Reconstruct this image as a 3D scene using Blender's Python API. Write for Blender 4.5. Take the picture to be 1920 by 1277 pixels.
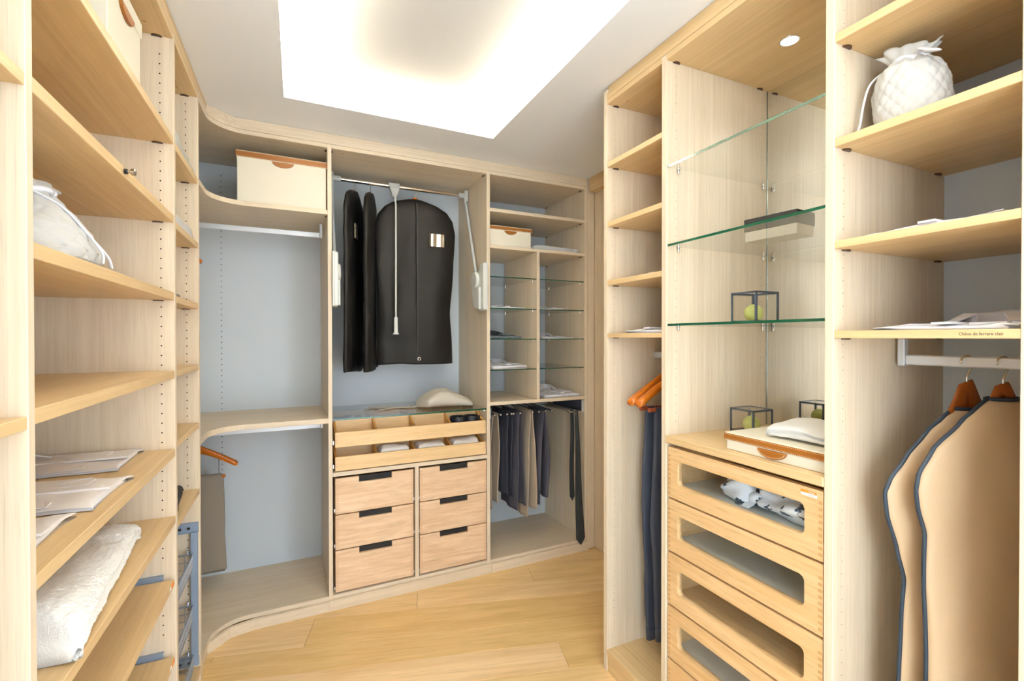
import bpy, bmesh, math, random
from mathutils import Matrix, Vector, noise
PI = math.pi
for o in list(bpy.data.objects):
    bpy.data.objects.remove(o)
S = bpy.context.scene
COL = S.collection
random.seed(7)

# ------------------------------------------------------------------ camera
def rotm(yaw, pitch, roll):
    s, c = math.sin(yaw), math.cos(yaw)
    f = Vector((s, c, 0)); r = Vector((c, -s, 0)); u = Vector((0, 0, 1))
    s, c = math.sin(pitch), math.cos(pitch)
    f2 = f*c + u*s; u2 = u*c - f*s
    s, c = math.sin(roll), math.cos(roll)
    return r*c + u2*s, u2*c - r*s, f2
R_, U_, W_ = rotm(math.radians(24.5), math.radians(-.43), math.radians(-.056))
cd = bpy.data.cameras.new('camera'); cam = bpy.data.objects.new('camera', cd); COL.objects.link(cam)
cd.sensor_width = 36; cd.lens = 882.5/1920*36; cd.clip_start = .02; cd.clip_end = 50
cm = Matrix((( R_.x, U_.x, -W_.x, 0), (R_.y, U_.y, -W_.y, 0), (R_.z, U_.z, -W_.z, 1.44), (0, 0, 0, 1)))
cam.matrix_world = cm
S.camera = cam

# ------------------------------------------------------------------ light
CZ = 2.51                                   # ceiling height
TX0, TX1, TY0, TY1 = -.051, .965, -.45, 2.345   # opening of the lit ceiling tray
S.view_settings.view_transform = 'Standard'; S.view_settings.look = 'None'
S.view_settings.gamma = 1; S.view_settings.exposure = 0.06
S.view_settings.use_curve_mapping = False
S.cycles.max_bounces = 16; S.cycles.diffuse_bounces = 8; S.cycles.transparent_max_bounces = 24
wd = bpy.data.worlds.new('world'); S.world = wd; wd.use_nodes = True
wd.node_tree.nodes['Background'].inputs[0].default_value = (.75, .87, 1, 1)
wd.node_tree.nodes['Background'].inputs[1].default_value = 1.0
def area(name, loc, rot, sx, sy, power, col):
    l = bpy.data.lights.new(name, 'AREA'); l.shape = 'RECTANGLE'; l.size = sx; l.size_y = sy
    l.energy = power; l.color = col
    o = bpy.data.objects.new(name, l); o.location = loc; o.rotation_euler = rot; COL.objects.link(o); return o
COVE = 75.0; CW = (1, .86, .62)
cx, cy = (TX0+TX1)/2, (TY0+TY1)/2
ZL = CZ+.021
area('cove_light', (TX0-.02, cy, ZL), (PI, 0, 0), .03, TY1-TY0+.1, COVE*2.8, CW)
area('cove_light', (TX1+.02, cy, ZL), (PI, 0, 0), .03, TY1-TY0+.1, COVE*2.8, CW)
area('cove_light', (cx, TY1+.02, ZL), (PI, 0, 0), TX1-TX0+.1, .03, COVE*1.0, CW)
area('cove_light', (cx, TY0-.02, ZL), (PI, 0, 0), TX1-TX0+.1, .03, COVE*1.0, CW)
# daylight through the window behind the camera, plus two side lamps added for fill
DAY = (.80, .90, 1)
area('unseen_window_light', (.45, -3.62, 1.30), (PI/2, 0, 0), 2.6, 2.1, 34, DAY)
area('unseen_window_light', (-1.03, -2.4, 1.30), (PI/2, 0, -PI/2), 2.0, 2.1, 168, DAY)
area('unseen_window_light', (1.95, -2.4, 1.30), (PI/2, 0, PI/2), 2.0, 2.1, 150, DAY)

sl = bpy.data.lights.new('bounce_sun', 'SUN'); sl.energy = 14; sl.angle = .01; sl.color = (.93, .97, 1)  # added sun; its floor patch behind the camera bounces light to the ceiling
so = bpy.data.objects.new('bounce_sun', sl); so.rotation_euler = (math.radians(48), 0, math.radians(4)); so.location = (0, -6, 4); COL.objects.link(so)

# ------------------------------------------------------------------ frames
XL, XR = -.372, 1.205                       # front planes of the left and the right run
W = Matrix.Identity(4)
BA = math.atan(.024)
BF = Matrix.Translation((0, 2.645, 0)) @ Matrix.Rotation(BA, 4, 'Z')   # back run: x along it, y into it
def B(u, v, z=0): return BF @ Vector((u, v, z))

# ------------------------------------------------------------------ mesh helpers
class BM:
    def __init__(s): s.bm = bmesh.new()
    def box(s, x0, x1, y0, y1, z0, z1):
        v = [s.bm.verts.new(p) for p in ((x0,y0,z0),(x1,y0,z0),(x1,y1,z0),(x0,y1,z0),(x0,y0,z1),(x1,y0,z1),(x1,y1,z1),(x0,y1,z1))]
        for f in ((0,3,2,1),(4,5,6,7),(0,1,5,4),(1,2,6,5),(2,3,7,6),(3,0,4,7)): s.bm.faces.new([v[i] for i in f])
        return s
    def prism(s, pts, lo, hi, ax='z'):
        def P(a, b, c): return {'z': (a, b, c), 'y': (a, c, b), 'x': (c, a, b)}[ax]
        a = [s.bm.verts.new(P(p[0], p[1], lo)) for p in pts]; b = [s.bm.verts.new(P(p[0], p[1], hi)) for p in pts]
        n = len(pts)
        s.bm.faces.new(a[::-1]); s.bm.faces.new(b)
        for i in range(n): s.bm.faces.new([a[i], a[(i+1) % n], b[(i+1) % n], b[i]])
        return s
    def loft(s, rings, cap=True, closed=True):
        rr = [[s.bm.verts.new(p) for p in r] for r in rings]
        n = len(rr[0])
        for i in range(len(rr)-1):
            for k in range(n if closed else n-1):
                s.bm.faces.new([rr[i][k], rr[i][(k+1) % n], rr[i+1][(k+1) % n], rr[i+1][k]])
        if cap and closed:
            s.bm.faces.new(rr[0][::-1]); s.bm.faces.new(rr[-1])
        return s
    def tube(s, pts, r, n=8, flat=1.0, up=(0, 0, 1)):
        pts = [Vector(p) for p in pts]; rings = []; prev = None
        for i, p in enumerate(pts):
            t = (pts[min(i+1, len(pts)-1)] - pts[max(i-1, 0)]).normalized()
            a = prev if prev is not None else Vector(up)
            a = a - t*a.dot(t)
            if a.length < 1e-4: a = t.orthogonal()
            a.normalize(); b = t.cross(a); prev = a
            q = r[i] if isinstance(r, (list, tuple)) else r
            rings.append([p + a*(q*flat*math.cos(2*PI*k/n)) + b*(q*math.sin(2*PI*k/n)) for k in range(n)])
        return s.loft(rings)
    def cyl(s, p0, p1, r, n=16, r2=None): return s.tube([p0, p1], [r, r if r2 is None else r2], n)
    def lathe(s, prof, c, n=24, ax='z', cap=True):
        rings = []
        for r, h in prof:
            rg = []
            for k in range(n):
                a, b = r*math.cos(2*PI*k/n), r*math.sin(2*PI*k/n)
                d = {'z': (a, b, h), 'y': (a, h, -b), 'x': (h, a, b)}[ax]
                rg.append((c[0]+d[0], c[1]+d[1], c[2]+d[2]))
            rings.append(rg)
        return s.loft(rings, cap)
    def sphere(s, c, r, n=24, m=14, sq=(1, 1, 1)):
        prof = []
        rings = []
        for i in range(m+1):
            a = PI*(i+.02)/(m+.04)-PI/2
            rings.append([(c[0]+sq[0]*r*math.cos(a)*math.cos(2*PI*k/n), c[1]+sq[1]*r*math.cos(a)*math.sin(2*PI*k/n), c[2]+sq[2]*r*math.sin(a)) for k in range(n)])
        return s.loft(rings)
    def xf(s, M, start=0):
        s.bm.verts.ensure_lookup_table()
        for v in s.bm.verts[start:]: v.co = M @ v.co
        return s

PW = {}
def _finish(name, b, mat, smooth, bev, M):
    bm = b.bm
    bmesh.ops.recalc_face_normals(bm, faces=bm.faces)
    if bev:
        es = [e for e in bm.edges if len(e.link_faces) == 2 and e.calc_face_angle(0) > .5]
        bmesh.ops.bevel(bm, geom=es, offset=bev, segments=1, affect='EDGES')
    bm.transform(M)
    me = bpy.data.meshes.new(name); bm.to_mesh(me); bm.free()
    if smooth:
        me.polygons.foreach_set('use_smooth', [True]*len(me.polygons))
        if smooth != 'all':
            try: me.set_sharp_from_angle(angle=math.radians(42))
            except Exception: pass
    me.materials.append(mat)
    ob = bpy.data.objects.new(name, me); COL.objects.link(ob)
    return ob
def mk(name, b, mat, parent, M=W, smooth=False, bev=0, label=None, kind=None):
    P = PW[parent.name]
    ob = _finish(name, b, mat, smooth, bev, P.inverted() @ M)
    ob.parent = parent; PW[ob.name] = P
    if label: ob['label'] = label
    if kind: ob['kind'] = kind
    return ob
def tag(o, label, cat, group=None):
    o['label'] = label; o['category'] = cat
    if group: o['group'] = group
    return o
def thing(name, label, cat, loc, M=W, group=None):
    o = bpy.data.objects.new(name, None); COL.objects.link(o); o.empty_display_size = .05
    Rm = M.to_3x3().to_4x4(); m = Matrix.Translation(M @ Vector(loc)) @ Rm
    o.location = m.translation; o.rotation_euler = m.to_euler(); PW[o.name] = m
    return tag(o, label, cat, group)
def _orig(b, M):
    c = [v.co for v in b.bm.verts]
    lo = [min(p[i] for p in c) for i in range(3)]; hi = [max(p[i] for p in c) for i in range(3)]
    return Vector(((lo[0]+hi[0])/2, (lo[1]+hi[1])/2, lo[2]))
def single(name, b, mat, label, cat, M=W, group=None, smooth=False, bev=0, kind=None):
    o3 = _orig(b, M); m = Matrix.Translation(M @ o3) @ M.to_3x3().to_4x4()
    ob = _finish(name, b, mat, smooth, bev, m.inverted() @ M)
    ob.location = m.translation; ob.rotation_euler = m.to_euler(); PW[ob.name] = m
    tag(ob, label, cat, group)
    if kind: ob['kind'] = kind
    return ob
def struct(name, b, mat, M=W, bev=0, smooth=False):
    ob = _finish(name, b, mat, smooth, bev, M); ob['kind'] = 'structure'; PW[ob.name] = W
    return ob

# ------------------------------------------------------------------ materials
def lin(c):
    return tuple((x/255/12.92 if x/255 <= .04045 else ((x/255+.055)/1.055)**2.4) for x in c) + (1,)
def newmat(name):
    m = bpy.data.materials.new(name); m.use_nodes = True
    nt = m.node_tree; return m, nt, nt.nodes['Principled BSDF']
def plain(name, c, rough=.5, metal=0, spec=.5, bump=0, bscale=400, var=0, emit=0, sheen=0):
    m, nt, p = newmat(name); N, L = nt.nodes.new, nt.links.new
    p.inputs['Base Color'].default_value = lin(c); p.inputs['Roughness'].default_value = rough
    p.inputs['Metallic'].default_value = metal; p.inputs['Specular IOR Level'].default_value = spec
    if sheen: p.inputs['Sheen Weight'].default_value = sheen
    if bump or var:
        t = N('ShaderNodeTexCoord'); n = N('ShaderNodeTexNoise'); n.inputs['Scale'].default_value = bscale; n.inputs['Detail'].default_value = 3
        L(t.outputs['Object'], n.inputs['Vector'])
        if bump:
            b = N('ShaderNodeBump'); b.inputs['Strength'].default_value = bump; b.inputs['Distance'].default_value = .002
            L(n.outputs[0], b.inputs['Height']); L(b.outputs[0], p.inputs['Normal'])
        if var:
            mx = N('ShaderNodeMix'); mx.data_type = 'RGBA'
            mx.inputs['A'].default_value = lin([x*(1-var) for x in c]); mx.inputs['B'].default_value = lin([min(255, x*(1+var*.5)) for x in c])
            L(n.outputs[0], mx.inputs['Factor']); L(mx.outputs['Result'], p.inputs['Base Color'])
    if emit:
        p.inputs['Emission Color'].default_value = lin(c); p.inputs['Emission Strength'].default_value = emit
    return m
def woodmat(name, ca, cb, ax, rough=.42, across=75, along=1.3, pore=.13, figure=0.0, tint=False):
    m, nt, p = newmat(name); N, L = nt.nodes.new, nt.links.new
    t = N('ShaderNodeTexCoord'); oi = N('ShaderNodeObjectInfo')
    ad = N('ShaderNodeVectorMath'); ad.operation = 'MULTIPLY_ADD'
    cmb = N('ShaderNodeCombineXYZ')
    for i in range(3): L(oi.outputs['Random'], cmb.inputs[i])
    ad.inputs[1].default_value = (17, 23, 31)
    L(cmb.outputs[0], ad.inputs[0]); L(t.outputs['Object'], ad.inputs[2])
    def streak(a, x, detail, dist):
        mp = N('ShaderNodeMapping'); sc = [x, x, x]; sc['xyz'.index(ax)] = a; mp.inputs['Scale'].default_value = sc
        n = N('ShaderNodeTexNoise'); n.inputs['Scale'].default_value = 1; n.inputs['Detail'].default_value = detail
        n.inputs['Distortion'].default_value = dist
        L(ad.outputs[0], mp.inputs['Vector']); L(mp.outputs[0], n.inputs['Vector']); return n.outputs[0]
    n1 = streak(along, across, 4, .25+figure); n2 = streak(along*7, across*7, 2, 0); n3 = streak(along*.6, across*.2, 2, .5+figure*2)
    r1 = N('ShaderNodeMapRange'); r1.inputs[1].default_value = .3; r1.inputs[2].default_value = .7; L(n1, r1.inputs[0])
    mx = N('ShaderNodeMix'); mx.data_type = 'RGBA'; mx.inputs['A'].default_value = lin(ca); mx.inputs['B'].default_value = lin(cb)
    ma = N('ShaderNodeMath'); ma.operation = 'MULTIPLY_ADD'; ma.inputs[1].default_value = .6
    r3 = N('ShaderNodeMapRange'); r3.inputs[1].default_value = .35; r3.inputs[2].default_value = .65; r3.inputs[4].default_value = .3; L(n3, r3.inputs[0])
    L(r1.outputs[0], ma.inputs[0]); L(r3.outputs[0], ma.inputs[2]); L(ma.outputs[0], mx.inputs['Factor'])
    r2 = N('ShaderNodeMapRange'); r2.inputs[1].default_value = .52; r2.inputs[2].default_value = .72; r2.inputs[3].default_value = 1; r2.inputs[4].default_value = 1-pore
    L(n2, r2.inputs[0])
    mu = N('ShaderNodeMix'); mu.data_type = 'RGBA'; mu.blend_type = 'MULTIPLY'; mu.inputs['Factor'].default_value = 1
    L(mx.outputs['Result'], mu.inputs['A']); L(r2.outputs[0], mu.inputs['B'])
    out = mu.outputs['Result']
    if tint:
        m2 = N('ShaderNodeMix'); m2.data_type = 'RGBA'; m2.blend_type = 'MULTIPLY'; m2.inputs['Factor'].default_value = 1
        L(out, m2.inputs['A']); L(oi.outputs['Color'], m2.inputs['B']); out = m2.outputs['Result']
    L(out, p.inputs['Base Color'])
    p.inputs['Roughness'].default_value = rough; p.inputs['Specular IOR Level'].default_value = .35
    b = N('ShaderNodeBump'); b.inputs['Strength'].default_value = .06; b.inputs['Distance'].default_value = .001
    L(n2, b.inputs['Height']); L(b.outputs[0], p.inputs['Normal'])
    return m
def glassmat(name, tintc, ior=1.5, rough=0.0):
    m = bpy.data.materials.new(name); m.use_nodes = True; nt = m.node_tree; N, L = nt.nodes.new, nt.links.new
    nt.nodes.remove(nt.nodes['Principled BSDF']); out = nt.nodes['Material Output']
    f = N('ShaderNodeFresnel'); f.inputs[0].default_value = ior
    g = N('ShaderNodeNewGeometry'); mf = N('ShaderNodeMath'); mf.operation = 'SUBTRACT'; mf.inputs[0].default_value = 1
    L(g.outputs['Backfacing'], mf.inputs[1])
    mm = N('ShaderNodeMath'); mm.operation = 'MULTIPLY'; L(f.outputs[0], mm.inputs[0]); L(mf.outputs[0], mm.inputs[1])
    m15 = N('ShaderNodeMath'); m15.operation = 'MULTIPLY'; m15.inputs[1].default_value = 1.5; m15.use_clamp = True; L(mm.outputs[0], m15.inputs[0])
    tr = N('ShaderNodeBsdfTransparent'); tr.inputs[0].default_value = tintc
    gl = N('ShaderNodeBsdfGlossy'); gl.inputs['Roughness'].default_value = rough
    mx = N('ShaderNodeMixShader'); L(m15.outputs[0], mx.inputs[0]); L(tr.outputs[0], mx.inputs[1]); L(gl.outputs[0], mx.inputs[2])
    L(mx.outputs[0], out.inputs[0]); return m
WA, WB = (209, 192, 167), (226, 212, 189)
woodx = woodmat('light_oak_x', WA, WB, 'x'); woody = woodmat('light_oak_y', (200, 170, 124), (220, 193, 149), 'y'); woodz = woodmat('light_oak_z', WA, WB, 'z')
oaky = woodmat('solid_oak_y', (204, 166, 116), (226, 194, 148), 'y', .4, 40, 2.2, .2, .8)
beechx = woodmat('pale_oak_x', (208, 172, 136), (238, 212, 180), 'x', .45, 26, 2.2, .14, 1.6)
trayx = woodmat('tray_oak_x', (214, 180, 130), (234, 204, 158), 'x', .45, 40, 1.5, .14, .3)
traye = woodmat('tray_edge_y', (178, 128, 62), (206, 158, 88), 'y', .45, 40, 1.5, .14, .3)
floorm = woodmat('floor_oak', (214, 180, 124), (239, 211, 160), 'x', .38, 16, .9, .14, 1.5, True)
endgrain = plain('end_grain', (214, 176, 142), .5, var=.1)
ceilm = plain('ceiling_paint', (233, 237, 243), .9, spec=.2)
trayc = plain('tray_ceiling_dimmed', (176, 178, 181), .9, spec=.2)  # ceiling paint darkened: the tray's dimmer light is put into the colour
wallm = plain('wall_paint', (225, 226, 226), .9, spec=.2)
backm = plain('pale_blue_grey_laminate', (196, 204, 211), .45, spec=.35)
holem = plain('hole_dark', (24, 18, 14), .8)
holep = plain('hole_pale', (150, 128, 104), .8)
capm = plain('brown_cap', (74, 44, 28), .35)
dowelm = plain('tan_dowel', (186, 140, 78), .5)
glass = glassmat('shelf_glass', (.985, .995, .99, 1))
clear = glassmat('clear_glass', (.985, .99, .985, 1), 1.45)
gedge = plain('glass_edge_green', (12, 66, 46), .12, spec=.7)
chrome = plain('chrome', (225, 222, 216), .12, 1)
steel = plain('brushed_steel', (186, 190, 196), .3, 1)
alu = plain('aluminium', (204, 208, 214), .35, .35)
greymet = plain('blue_grey_metal', (142, 160, 184), .35, .3)
wire = plain('wire_metal', (158, 166, 180), .3, .6)
mirrorm = plain('mirror', (238, 240, 238), .005, 1)
plastic = plain('white_plastic', (208, 210, 206), .4)
plasticd = plain('grey_plastic', (176, 180, 180), .4)
blackbag = plain('black_vinyl', (16, 15, 15), .55, bump=.2, bscale=60, spec=.22)
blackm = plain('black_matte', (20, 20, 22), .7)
leather = plain('tan_leather', (142, 86, 22), .5, bump=.15, bscale=500)
stitch = plain('stitching', (236, 214, 180), .7)
canvas = plain('cream_canvas', (222, 216, 198), .8, bump=.1, bscale=900)
cotton = plain('white_cotton', (224, 223, 229), .85, bump=.12, bscale=300, sheen=.2)
cottonw = plain('warm_white_cotton', (228, 222, 219), .85, bump=.12, bscale=300, sheen=.2)
greysh = plain('grey_shirt_cloth', (84, 92, 98), .85, bump=.1, bscale=400)
terry = plain('terry_towel', (236, 233, 227), .95, bump=.9, bscale=520, sheen=.5)
quilt = plain('quilted_cotton', (184, 184, 182), .85, bump=.1, bscale=300, sheen=.2)
greytowel = plain('grey_towel', (202, 202, 196), .95, bump=.5, bscale=500)
linen = plain('grey_linen', (190, 184, 172), .9, bump=.3, bscale=600)
hangwood = plain('orange_hanger_wood', (196, 108, 26), .22, spec=.6, var=.12, bscale=40)
hangdark = plain('brown_hanger_wood', (150, 78, 26), .25, spec=.6, var=.12, bscale=40)
barwood = plain('red_brown_bar', (150, 74, 44), .35)
beigecov = plain('beige_cover', (184, 160, 130), .5, bump=.2, bscale=70, spec=.35)
navy = plain('navy_piping', (30, 46, 62), .6)
navytr = plain('navy_trousers', (40, 44, 58), .85, bump=.2, bscale=500)
slate = plain('slate_trousers', (66, 66, 78), .85, bump=.2, bscale=500)
beigetr = plain('beige_trousers', (168, 154, 136), .85, bump=.2, bscale=500)
greytr = plain('taupe_trousers', (128, 120, 110), .9, bump=.2, bscale=500)
bluetr = plain('dark_blue_trousers', (44, 52, 70), .75, bump=.2, bscale=500)
tiem = plain('dark_tie', (30, 38, 44), .6)
greenball = plain('green_wax', (184, 190, 108), .45)
lead = plain('lead_came', (88, 98, 112), .35, .6)
orange = plain('orange_print', (244, 140, 40), .5)
whitep = plain('white_print', (242, 242, 246), .5)
greyink = plain('grey_ink', (120, 124, 134), .6)
textm = plain('text_ink', (92, 84, 66), .7)
silver = plain('silver_foil', (206, 200, 186), .18, .9, bump=.6, bscale=60)
frost = plain('frosted_base', (206, 210, 206), .35)
ledm = plain('led_disc', (240, 248, 255), .5, emit=9)
# ------------------------------------------------------------------ the room
YF = -3.6
fl = struct('floor', BM().box(-1.05, 2.0, -1.1, 3.3, -.06, -.008), plain('subfloor', (150, 112, 66), .8))
struct('floor_2', BM().box(-1.05, 2.0, YF, -1.1, -.06, 0), plain('pale_bounce_floor', (222, 224, 224), .5))  # unseen pale floor, added to bounce light up onto the ceiling
PA = math.radians(-14.4); PM = Matrix.Rotation(PA, 4, 'Z')
rows = [1.958-.178*k for k in range(16, 0, -1)] + [1.958, 2.137, 2.313, 2.533, 2.70, 2.88, 3.06, 3.24]
joint = {1.958: [.602], 2.137: [-.95, 1.35], 2.313: [-.572, 1.5], 2.533: [-.062, 1.2]}
rng = random.Random(3)
tints = {(1.958, 0): (1.12, 1.12, 1.24, 1), (1.958, 1): (.93, .89, .76, 1), (1.78, 0): (1.08, 1.07, 1.14, 1), (2.313, 0): (1.05, 1.04, 1.08, 1), (2.533, 1): (1.06, 1.05, 1.1, 1), (2.137, 0): (.95, .91, .82, 1), (2.137, 1): (.98, .94, .84, 1), (2.313, 1): (.99, .95, .84, 1)}
for i in range(len(rows)-1):
    d0, d1 = rows[i], rows[i+1]; key = round(d0, 3)
    js = joint.get(key) or [rng.uniform(-.9, .2), rng.uniform(.6, 1.6)]
    xs = [-1.9] + js + [2.35]
    for k in range(len(xs)-1):
        b = BM().box(xs[k]+.0007, xs[k+1]-.0007, d0+.0007, d1-.0007, -.008, 0)
        c0 = PM @ Vector(((xs[k]+xs[k+1])/2, (d0+d1)/2, 0))
        bmesh.ops.bevel(b.bm, geom=[e for e in b.bm.edges if min(v.co.z for v in e.verts) > -.001], offset=.0011, segments=1, affect='EDGES')
        o = mk('plank', b, floorm, fl, PM)
        # give every plank its own frame so that the grain follows it
        o.data.transform((Matrix.Translation(c0) @ PM).inverted()); o.matrix_parent_inverse = Matrix.Identity(4)
        o.location = c0; o.rotation_euler = (0, 0, PA)
        v = rng.uniform(.95, 1.04); o.color = tints.get((key, k), (v, v*rng.uniform(.975, 1.0), v*rng.uniform(.93, 1.0), 1))

# ceiling with the lit tray
c = BM(); X0, X1, Y1 = -1.05, 2.0, 3.3
ty = lambda x: 2.3375 + .0226*(x-TX0)
t = .018
c.prism([(X0, YF), (TX0, YF), (TX0, Y1), (X0, Y1)], CZ, CZ+t); c.prism([(TX1, YF), (X1, YF), (X1, Y1), (TX1, Y1)], CZ, CZ+t)
c.prism([(TX0, YF), (TX1, YF), (TX1, TY0), (TX0, TY0)], CZ, CZ+t); c.prism([(TX0, ty(TX0)), (TX1, ty(TX1)), (TX1, Y1), (TX0, Y1)], CZ, CZ+t)
q = .13; TZ = CZ+.075
for a in ((TX0-q-.02, TX0-q, TY0-q, TY1+q), (TX1+q, TX1+q+.02, TY0-q, TY1+q), (TX0-q, TX1+q, TY1+q, TY1+q+.02), (TX0-q, TX1+q, TY0-q-.02, TY0-q)):
    c.box(*a, CZ+t, TZ)
struct('ceiling', c, ceilm)
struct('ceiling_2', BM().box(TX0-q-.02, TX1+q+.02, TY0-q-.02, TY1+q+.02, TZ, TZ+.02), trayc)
for nm, wn, xa, xb in (('wall_left', 'added_window_left', -1.05, -1.0), ('wall_right', 'added_window_right', 1.92, 2.0)):  # both side windows are unseen, added to light the bays from the side
    b = BM(); ya_, yb_, za_, zb_ = -3.4, -1.4, .22, 2.38
    b.box(xa, xb, YF, ya_, -.06, CZ); b.box(xa, xb, yb_, 3.3, -.06, CZ); b.box(xa, xb, ya_, yb_, -.06, za_); b.box(xa, xb, ya_, yb_, zb_, CZ)
    struct(nm, b, wallm)
    b = BM(); xm = (xa+xb)/2
    for a in ((ya_, ya_+.05, za_, zb_), (yb_-.05, yb_, za_, zb_), (-2.43, -2.37, za_, zb_), (ya_, yb_, za_, za_+.05), (ya_, yb_, zb_-.05, zb_)): b.box(xm-.02, xm+.02, *a)
    wn_ = struct(wn, b, plain('window_frame_white', (235, 235, 235), .4))
    for a in ((ya_+.05, -2.43), (-2.37, yb_-.05)): mk('pane', BM().box(xm-.003, xm+.003, a[0], a[1], za_+.05, zb_-.05), clear, wn_)
struct('wall_back', BM().box(-1.0, 1.92, 3.26, 3.3, -.06, CZ), wallm)
w = BM(); wx0, wx1, wz0, wz1 = -.87, 1.77, .22, 2.38
w.box(-1.0, wx0, YF, YF+.05, -.06, CZ); w.box(wx1, 1.92, YF, YF+.05, -.06, CZ)
w.box(wx0, wx1, YF, YF+.05, -.06, wz0); w.box(wx0, wx1, YF, YF+.05, wz1, CZ)
struct('wall_front', w, wallm)
wf = BM(); wm = (wx0+wx1)/2
for a in ((wx0, wx0+.05, wz0, wz1), (wx1-.05, wx1, wz0, wz1), (wm-.03, wm+.03, wz0, wz1), (wx0, wx1, wz0, wz0+.05), (wx0, wx1, wz1-.05, wz1)):
    wf.box(a[0], a[1], YF+.005, YF+.045, a[2], a[3])
win = struct('window_1', wf, plain('window_frame_white', (235, 235, 235), .4))
mk('pane', BM().box(wx0+.05, wm-.03, YF+.02, YF+.026, wz0+.05, wz1-.05), clear, win)
mk('pane', BM().box(wm+.03, wx1-.05, YF+.02, YF+.026, wz0+.05, wz1-.05), clear, win)
# sliding door in the gap at the right, its pelmet and the filler strip
d1 = struct('door_1', BM().box(1.846, 1.870, 1.70, 2.70, .004, 2.46), woodz, bev=.001)
struct('trim_1', BM().box(1.792, 1.844, 1.70, 2.668, 2.415, CZ-.001), woody, bev=.001)
struct('trim_2', BM().box(1.786, 1.842, 0.0, .02, .001, CZ-.001), woodz, BF, bev=.001)
# cornices
def strip(pts, th, z0, z1):
    b = BM(); n = len(pts); off = []
    for i in range(n):
        p = Vector(pts[i])
        ds = []
        if i > 0: ds.append((p-Vector(pts[i-1])).normalized())
        if i < n-1: ds.append((Vector(pts[i+1])-p).normalized())
        nn = [Vector((-d.y, d.x)) for d in ds]; m = sum(nn, Vector((0, 0))).normalized()
        off.append(p + m*(th/max(.3, m.dot(nn[0]))))
    for i in range(n-1):
        b.prism([pts[i], pts[i+1], off[i+1], off[i]], z0, z1)
    bmesh.ops.remove_doubles(b.bm, verts=b.bm.verts, dist=1e-5)
    return b
def bxy(u, v): p = B(u, v); return (p.x, p.y)
struct('trim_3', strip([(XL-.004, -1.0), (XL-.004, 2.552)], .02, 2.4745, CZ-.001), woody, bev=.0008)
struct('trim_7', strip([(XL-.0045, 2.5525), bxy(-.272, .004), bxy(1.784, .004)], .02, 2.4745, CZ-.001), woodx, bev=.0008)
def corner_curve(r=.155, n=12, off=0):
    """front line of the corner: from the left front plane round into the back front plane"""
    yb = B(-.2, 0).y; c = (XL+off+r, yb+0-r)
    return [(c[0]-r*math.cos(a), c[1]+r*math.sin(a)) for a in [PI/2*i/n for i in range(n+1)]]
cc = corner_curve()
struct('trim_4', strip([(XL, -1.0), (XL, 2.3)], .022, 2.4535, 2.474), woody, bev=.0008)
struct('trim_8', strip([(XL, 2.3005)] + cc + [bxy(0, 0), bxy(1.784, 0)], .022, 2.4535, 2.474), woodx, bev=.0008)
struct('trim_5', BM().box(XR+.006, XR+.03, -1.0, 1.664, 2.478, CZ-.001), woody, bev=.0008)
struct('trim_6', BM().box(XR, XR+.028, -1.0, 1.664, 2.4535, 2.4775), woody, bev=.0008)
# ------------------------------------------------------------------ cabinets
def holes(root, pts, ax, sgn, r=.0024, mat=None, M=W):
    """drilled shelf-pin holes: dark discs let into the panel face"""
    b = BM()
    for p in pts:
        n = 8; e = .0004*sgn
        def pt(k):
            a, c_ = r*math.cos(2*PI*k/n), r*math.sin(2*PI*k/n)
            return (p[0]+a, p[1], p[2]+c_) if ax == 'y' else (p[0], p[1]+a, p[2]+c_)
        r0 = [Vector(pt(k)) for k in range(n)]
        dv = Vector((0, e, 0)) if ax == 'y' else Vector((e, 0, 0))
        b.loft([r0, [v+dv for v in r0]])
    return mk('pin_hole', b, mat or holem, root, M, kind='stuff')
def zs(lo, hi, skip=(), st=.032, o=0.0):
    out = []; z = lo+o
    while z < hi:
        if not any(a-.012 < z < b_+.012 for a, b_ in skip): out.append(z)
        z += st
    return out
def cap(par, c, ax, M=W):
    """brown shelf-connector cap under a shelf, flat side at the panel"""
    b = BM(); n = 10; pts = []
    for k in range(n+1):
        a = PI*k/n; pts.append((.015*math.cos(a), .011*math.sin(a)))
    sx, sy = c[3] if len(c) > 3 else (1, 1)
    if ax == 'y': pts = [(c[0]+p[0], c[1]+p[1]*sy) for p in pts]     # flat side along x
    else: pts = [(c[0]+p[1]*sx, c[1]+p[0]) for p in pts]
    b.prism(pts, c[2]-.0035, c[2]-.0002)
    return mk('connector_cap', b, capm, par, M)
BV = .0012
# ---- left run -----------------------------------------------------------
LD = -.93                                   # back of the left run
def lshelf(root, y0, y1, z0, z1, far=True, name='shelf'):
    s = mk(name, BM().box(LD, XL-.001, y0, y1, z0, z1), woody, root, bev=BV)
    if far: cap(s, (XL-.045, y1, z0, (1, -1)), 'y')
    return s
P0, P1, P2 = (.953, .974), (1.895, 1.919), (2.314, 2.338)
t = thing('shelving_unit', 'nearest light oak shelving bay, cut off by the left edge of the picture', 'shelving', (-.65, .87, 0))
mk('side_panel', BM().box(LD, XL, .79, .812, 0, 2.452), woodz, t, bev=BV)  # unseen side, pulled in close to shade the neighbouring panel face
mk('back_panel', BM().box(LD-.02, LD, .79, P0[0], 0, 2.452), backm, t)
mk('top_panel', BM().box(LD, XL, .812, P0[0], 2.43, 2.452), woody, t, bev=BV)
for z in (1.82, 1.30, .80, .30): lshelf(t, .812, P0[0], z, z+.02, False)
mk('base_panel', BM().box(LD, XL, .812, P0[0], .05, .072), woody, t, bev=BV); mk('plinth', BM().box(XL-.03, XL-.012, .812, P0[0], 0, .05), woody, t)

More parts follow.
